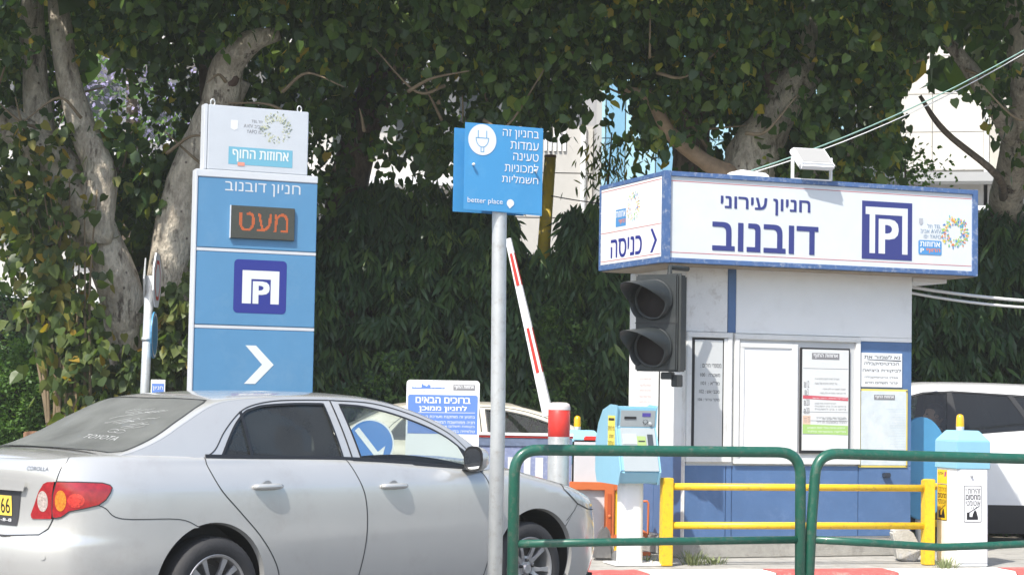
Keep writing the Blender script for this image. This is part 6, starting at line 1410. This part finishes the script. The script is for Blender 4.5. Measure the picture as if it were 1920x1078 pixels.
hedge('shrub', 'added pale leaves as sunflecks low in the dark hedge behind the car roof', -1.75, -.95, [(-1.75, 1.5), (-1.3, 2.0), (-.95, 1.6)], 20.75, 200, bush_m, 31, OVAL, (.04, .08), .1, cat='shrub', per=12, coren=False, depth=.3)  # brighter leaf colour stands in for sunflecks on the shaded hedge
hedge('shrub', 'added light green leaves as sunflecks in the hedge below the leaning yellow pole', .25, .85, [(.25, 2.2), (.5, 2.9), (.85, 2.3)], 21.2, 200, bush_m, 32, OVAL, (.04, .08), .1, cat='shrub', per=12, coren=False, depth=.3)  # second added leaf patch, lighter colour imitating sun on the hedge
hedge('shrub', 'small shrub with drooping light leaves beside the grey pole', -4.05, -3.55, [(-4.05, 1.7), (-3.8, 1.85), (-3.55, 1.7)], 19.9, 90, vine_m, 12, LANCE, (.12, .18), .9, cat='shrub', per=12, coren=False, depth=.3)
hedge('creeper', 'yellow-green heart-leaved creeper between the grey pole and the totem', -4.15, -2.75, [(-4.15, 1.7), (-3.75, 2.4), (-3.3, 2.9), (-2.75, 3.1)], 19.7, 420, vine_m, 14, HEART, (.08, .14), .8, cat='creeper', per=8, coren=False, depth=.5)
# climbing stems with big leaves, far left
vt = thing('climbing_shrub', 'tangle of thin brown stems with large heart leaves at far left', 'shrub', (-4.35, 19.6, 0), 0)
vg = random.Random(21)
for k in range(20):
    xb_ = vg.uniform(-.30, .12); z1 = vg.uniform(2.4, 3.7); lean = vg.uniform(-.55, .05)
    pts = [(xb_, vg.uniform(-.1, .2), -.05), (xb_+lean*.15+vg.uniform(-.05, .05), 0, z1*.35), (xb_+lean*.5+vg.uniform(-.06, .06), .05, z1*.7), (xb_+lean+vg.uniform(-.1, .1), .1, z1)]
    limb_obj('stem', pts, [.022, .018, .013, .006], stemmat, vt, k, 7)
    for q in range(9):
        f_ = vg.uniform(.25, 1); p = Vector(pts[1]).lerp(Vector(pts[3]), f_); 
        o = bpy.data.objects.new('leaf', leaf_proto.setdefault(('v', q % 4), None) or bpy.data.meshes[0])
        if leaf_proto[('v', q % 4)] is None:
            me = mesh('leaf', HEART[0]*.15, HEART[1]); me.materials.append(vine_m); at = me.attributes.new('rnd', 'FLOAT', 'FACE'); at.data.foreach_set('value', np.full(4, [.45, .8, .92, .65][q % 4], np.float32)); leaf_proto[('v', q % 4)] = me
            o.data = me
        col.objects.link(o); o.parent = vt; o.location = p+Vector((vg.uniform(-.15, .15), vg.uniform(-.2, .05), vg.uniform(-.1, .1))); o.rotation_euler = (R(vg.uniform(-120, -50)), R(vg.uniform(-60, 60)), R(vg.uniform(-70, 70)))
n_ = 1100; Z = rng.uniform(.7, 4.2, n_); X = np.where(Z > 2.1, rng.normal(-.35, .30, n_), rng.normal(.02, .17, n_)); X -= (Z-1.5)*.10; P = np.stack([X, rng.uniform(-.3, .4, n_), Z], 1)
leaves('foliage', P, np.stack([rng.normal(0, .5, n_), rng.normal(-.3, .5, n_), rng.normal(-.8, .4, n_)], 1), rng.uniform(.07, .14, n_), HEART, vine_m, vt)
# plant behind the sign box
rp_ = thing('small_tree', 'small leafy sapling poking up behind the top of the large sign', 'plant', (4.75, 23.2, 0), 0)
limb_obj('trunk', [(0, 0, 0), (.02, 0, 2.5), (0, 0, 4.4)], [.03, .025, .012], stemmat, rp_, 3, 8)
n_ = 420; P = np.array([0, 0, 4.32])+rng.normal(0, 1, (n_, 3))*[.24, .18, .15]; leaves('crown', P, np.stack([rng.normal(0, .6, n_), rng.normal(-.3, .5, n_), rng.normal(-.5, .4, n_)], 1), rng.uniform(.06, .10, n_), OVAL, bush_m, rp_)
sp2 = thing('sapling', 'thin sapling with narrow leaves above hedge beside the blue building', 'plant', (1.1, 23.2, 0), 0)
limb_obj('trunk', [(0, 0, 0), (.0, 0, 3), (.08, 0, 4.7)], [.03, .025, .008], stemmat, sp2, 3, 8)
n_ = 260; P = np.array([.05, -.1, 4.3])+rng.normal(0, 1, (n_, 3))*[.22, .15, .22]; leaves('crown', P, np.stack([rng.normal(0, .5, n_), rng.normal(-.3, .4, n_), rng.normal(-.9, .3, n_)], 1), rng.uniform(.11, .16, n_), LANCE, vine_m, sp2)

# ------------------------------------------------------------------ cables
def cable(name, label, a, b, sag, r, m, group=None):
    a, b = Vector(a), Vector(b); P = [a.lerp(b, k/14)-Vector((0, 0, sag*4*(k/14)*(1-k/14))) for k in range(15)]
    return tag(MB().tube(P, r, 8).build(name, m, None, True), label, 'cable', group)
gc = mat('green_cable', (.20, .34, .30), .5); wc = mat('white_cable', (.66, .67, .66), .5)
cable('overhead_cable', 'green cable rising from the floodlight to the upper right', (2.05, 16.5, 3.46), (4.9, 16.9, 4.86), .10, .006, gc)
cable('overhead_cable', 'thin white cable twisted beside the green one to upper right', (2.05, 16.5, 3.44), (4.9, 16.93, 4.84), .12, .0045, wc)
cable('overhead_cable', 'upper of two white cables running right from the booth side', (3.30, 17.0, 2.545), (5.6, 17.6, 2.42), .05, .014, wc)
cable('overhead_cable', 'lower of two white cables running right from the booth side', (3.30, 17.0, 2.50), (5.6, 17.6, 2.38), .07, .012, wc)
cable('overhead_cable', 'thin dark wire crossing the gap between yellow pole and booth sign', (.40, 20.4, 3.62), (1.6, 20.0, 3.48), .03, .006, black)


# ------------------------------------------------------------------ added thin volume imitating a veil of windscreen glare
hm = bpy.data.materials.new('glare_veil'); hm.use_nodes = True; nt = hm.node_tree; nt.nodes.clear()
ho = nt.nodes.new('ShaderNodeOutputMaterial'); hv_ = nt.nodes.new('ShaderNodeVolumePrincipled'); hv_.inputs['Color'].default_value = (.95, .97, .93, 1); hv_.inputs['Density'].default_value = .0011
nt.links.new(hv_.outputs[0], ho.inputs['Volume'])
hz = MB().box(-310, 310, -210, 410, -1, 16).build('glare_veil', hm); hz['kind'] = 'stuff'
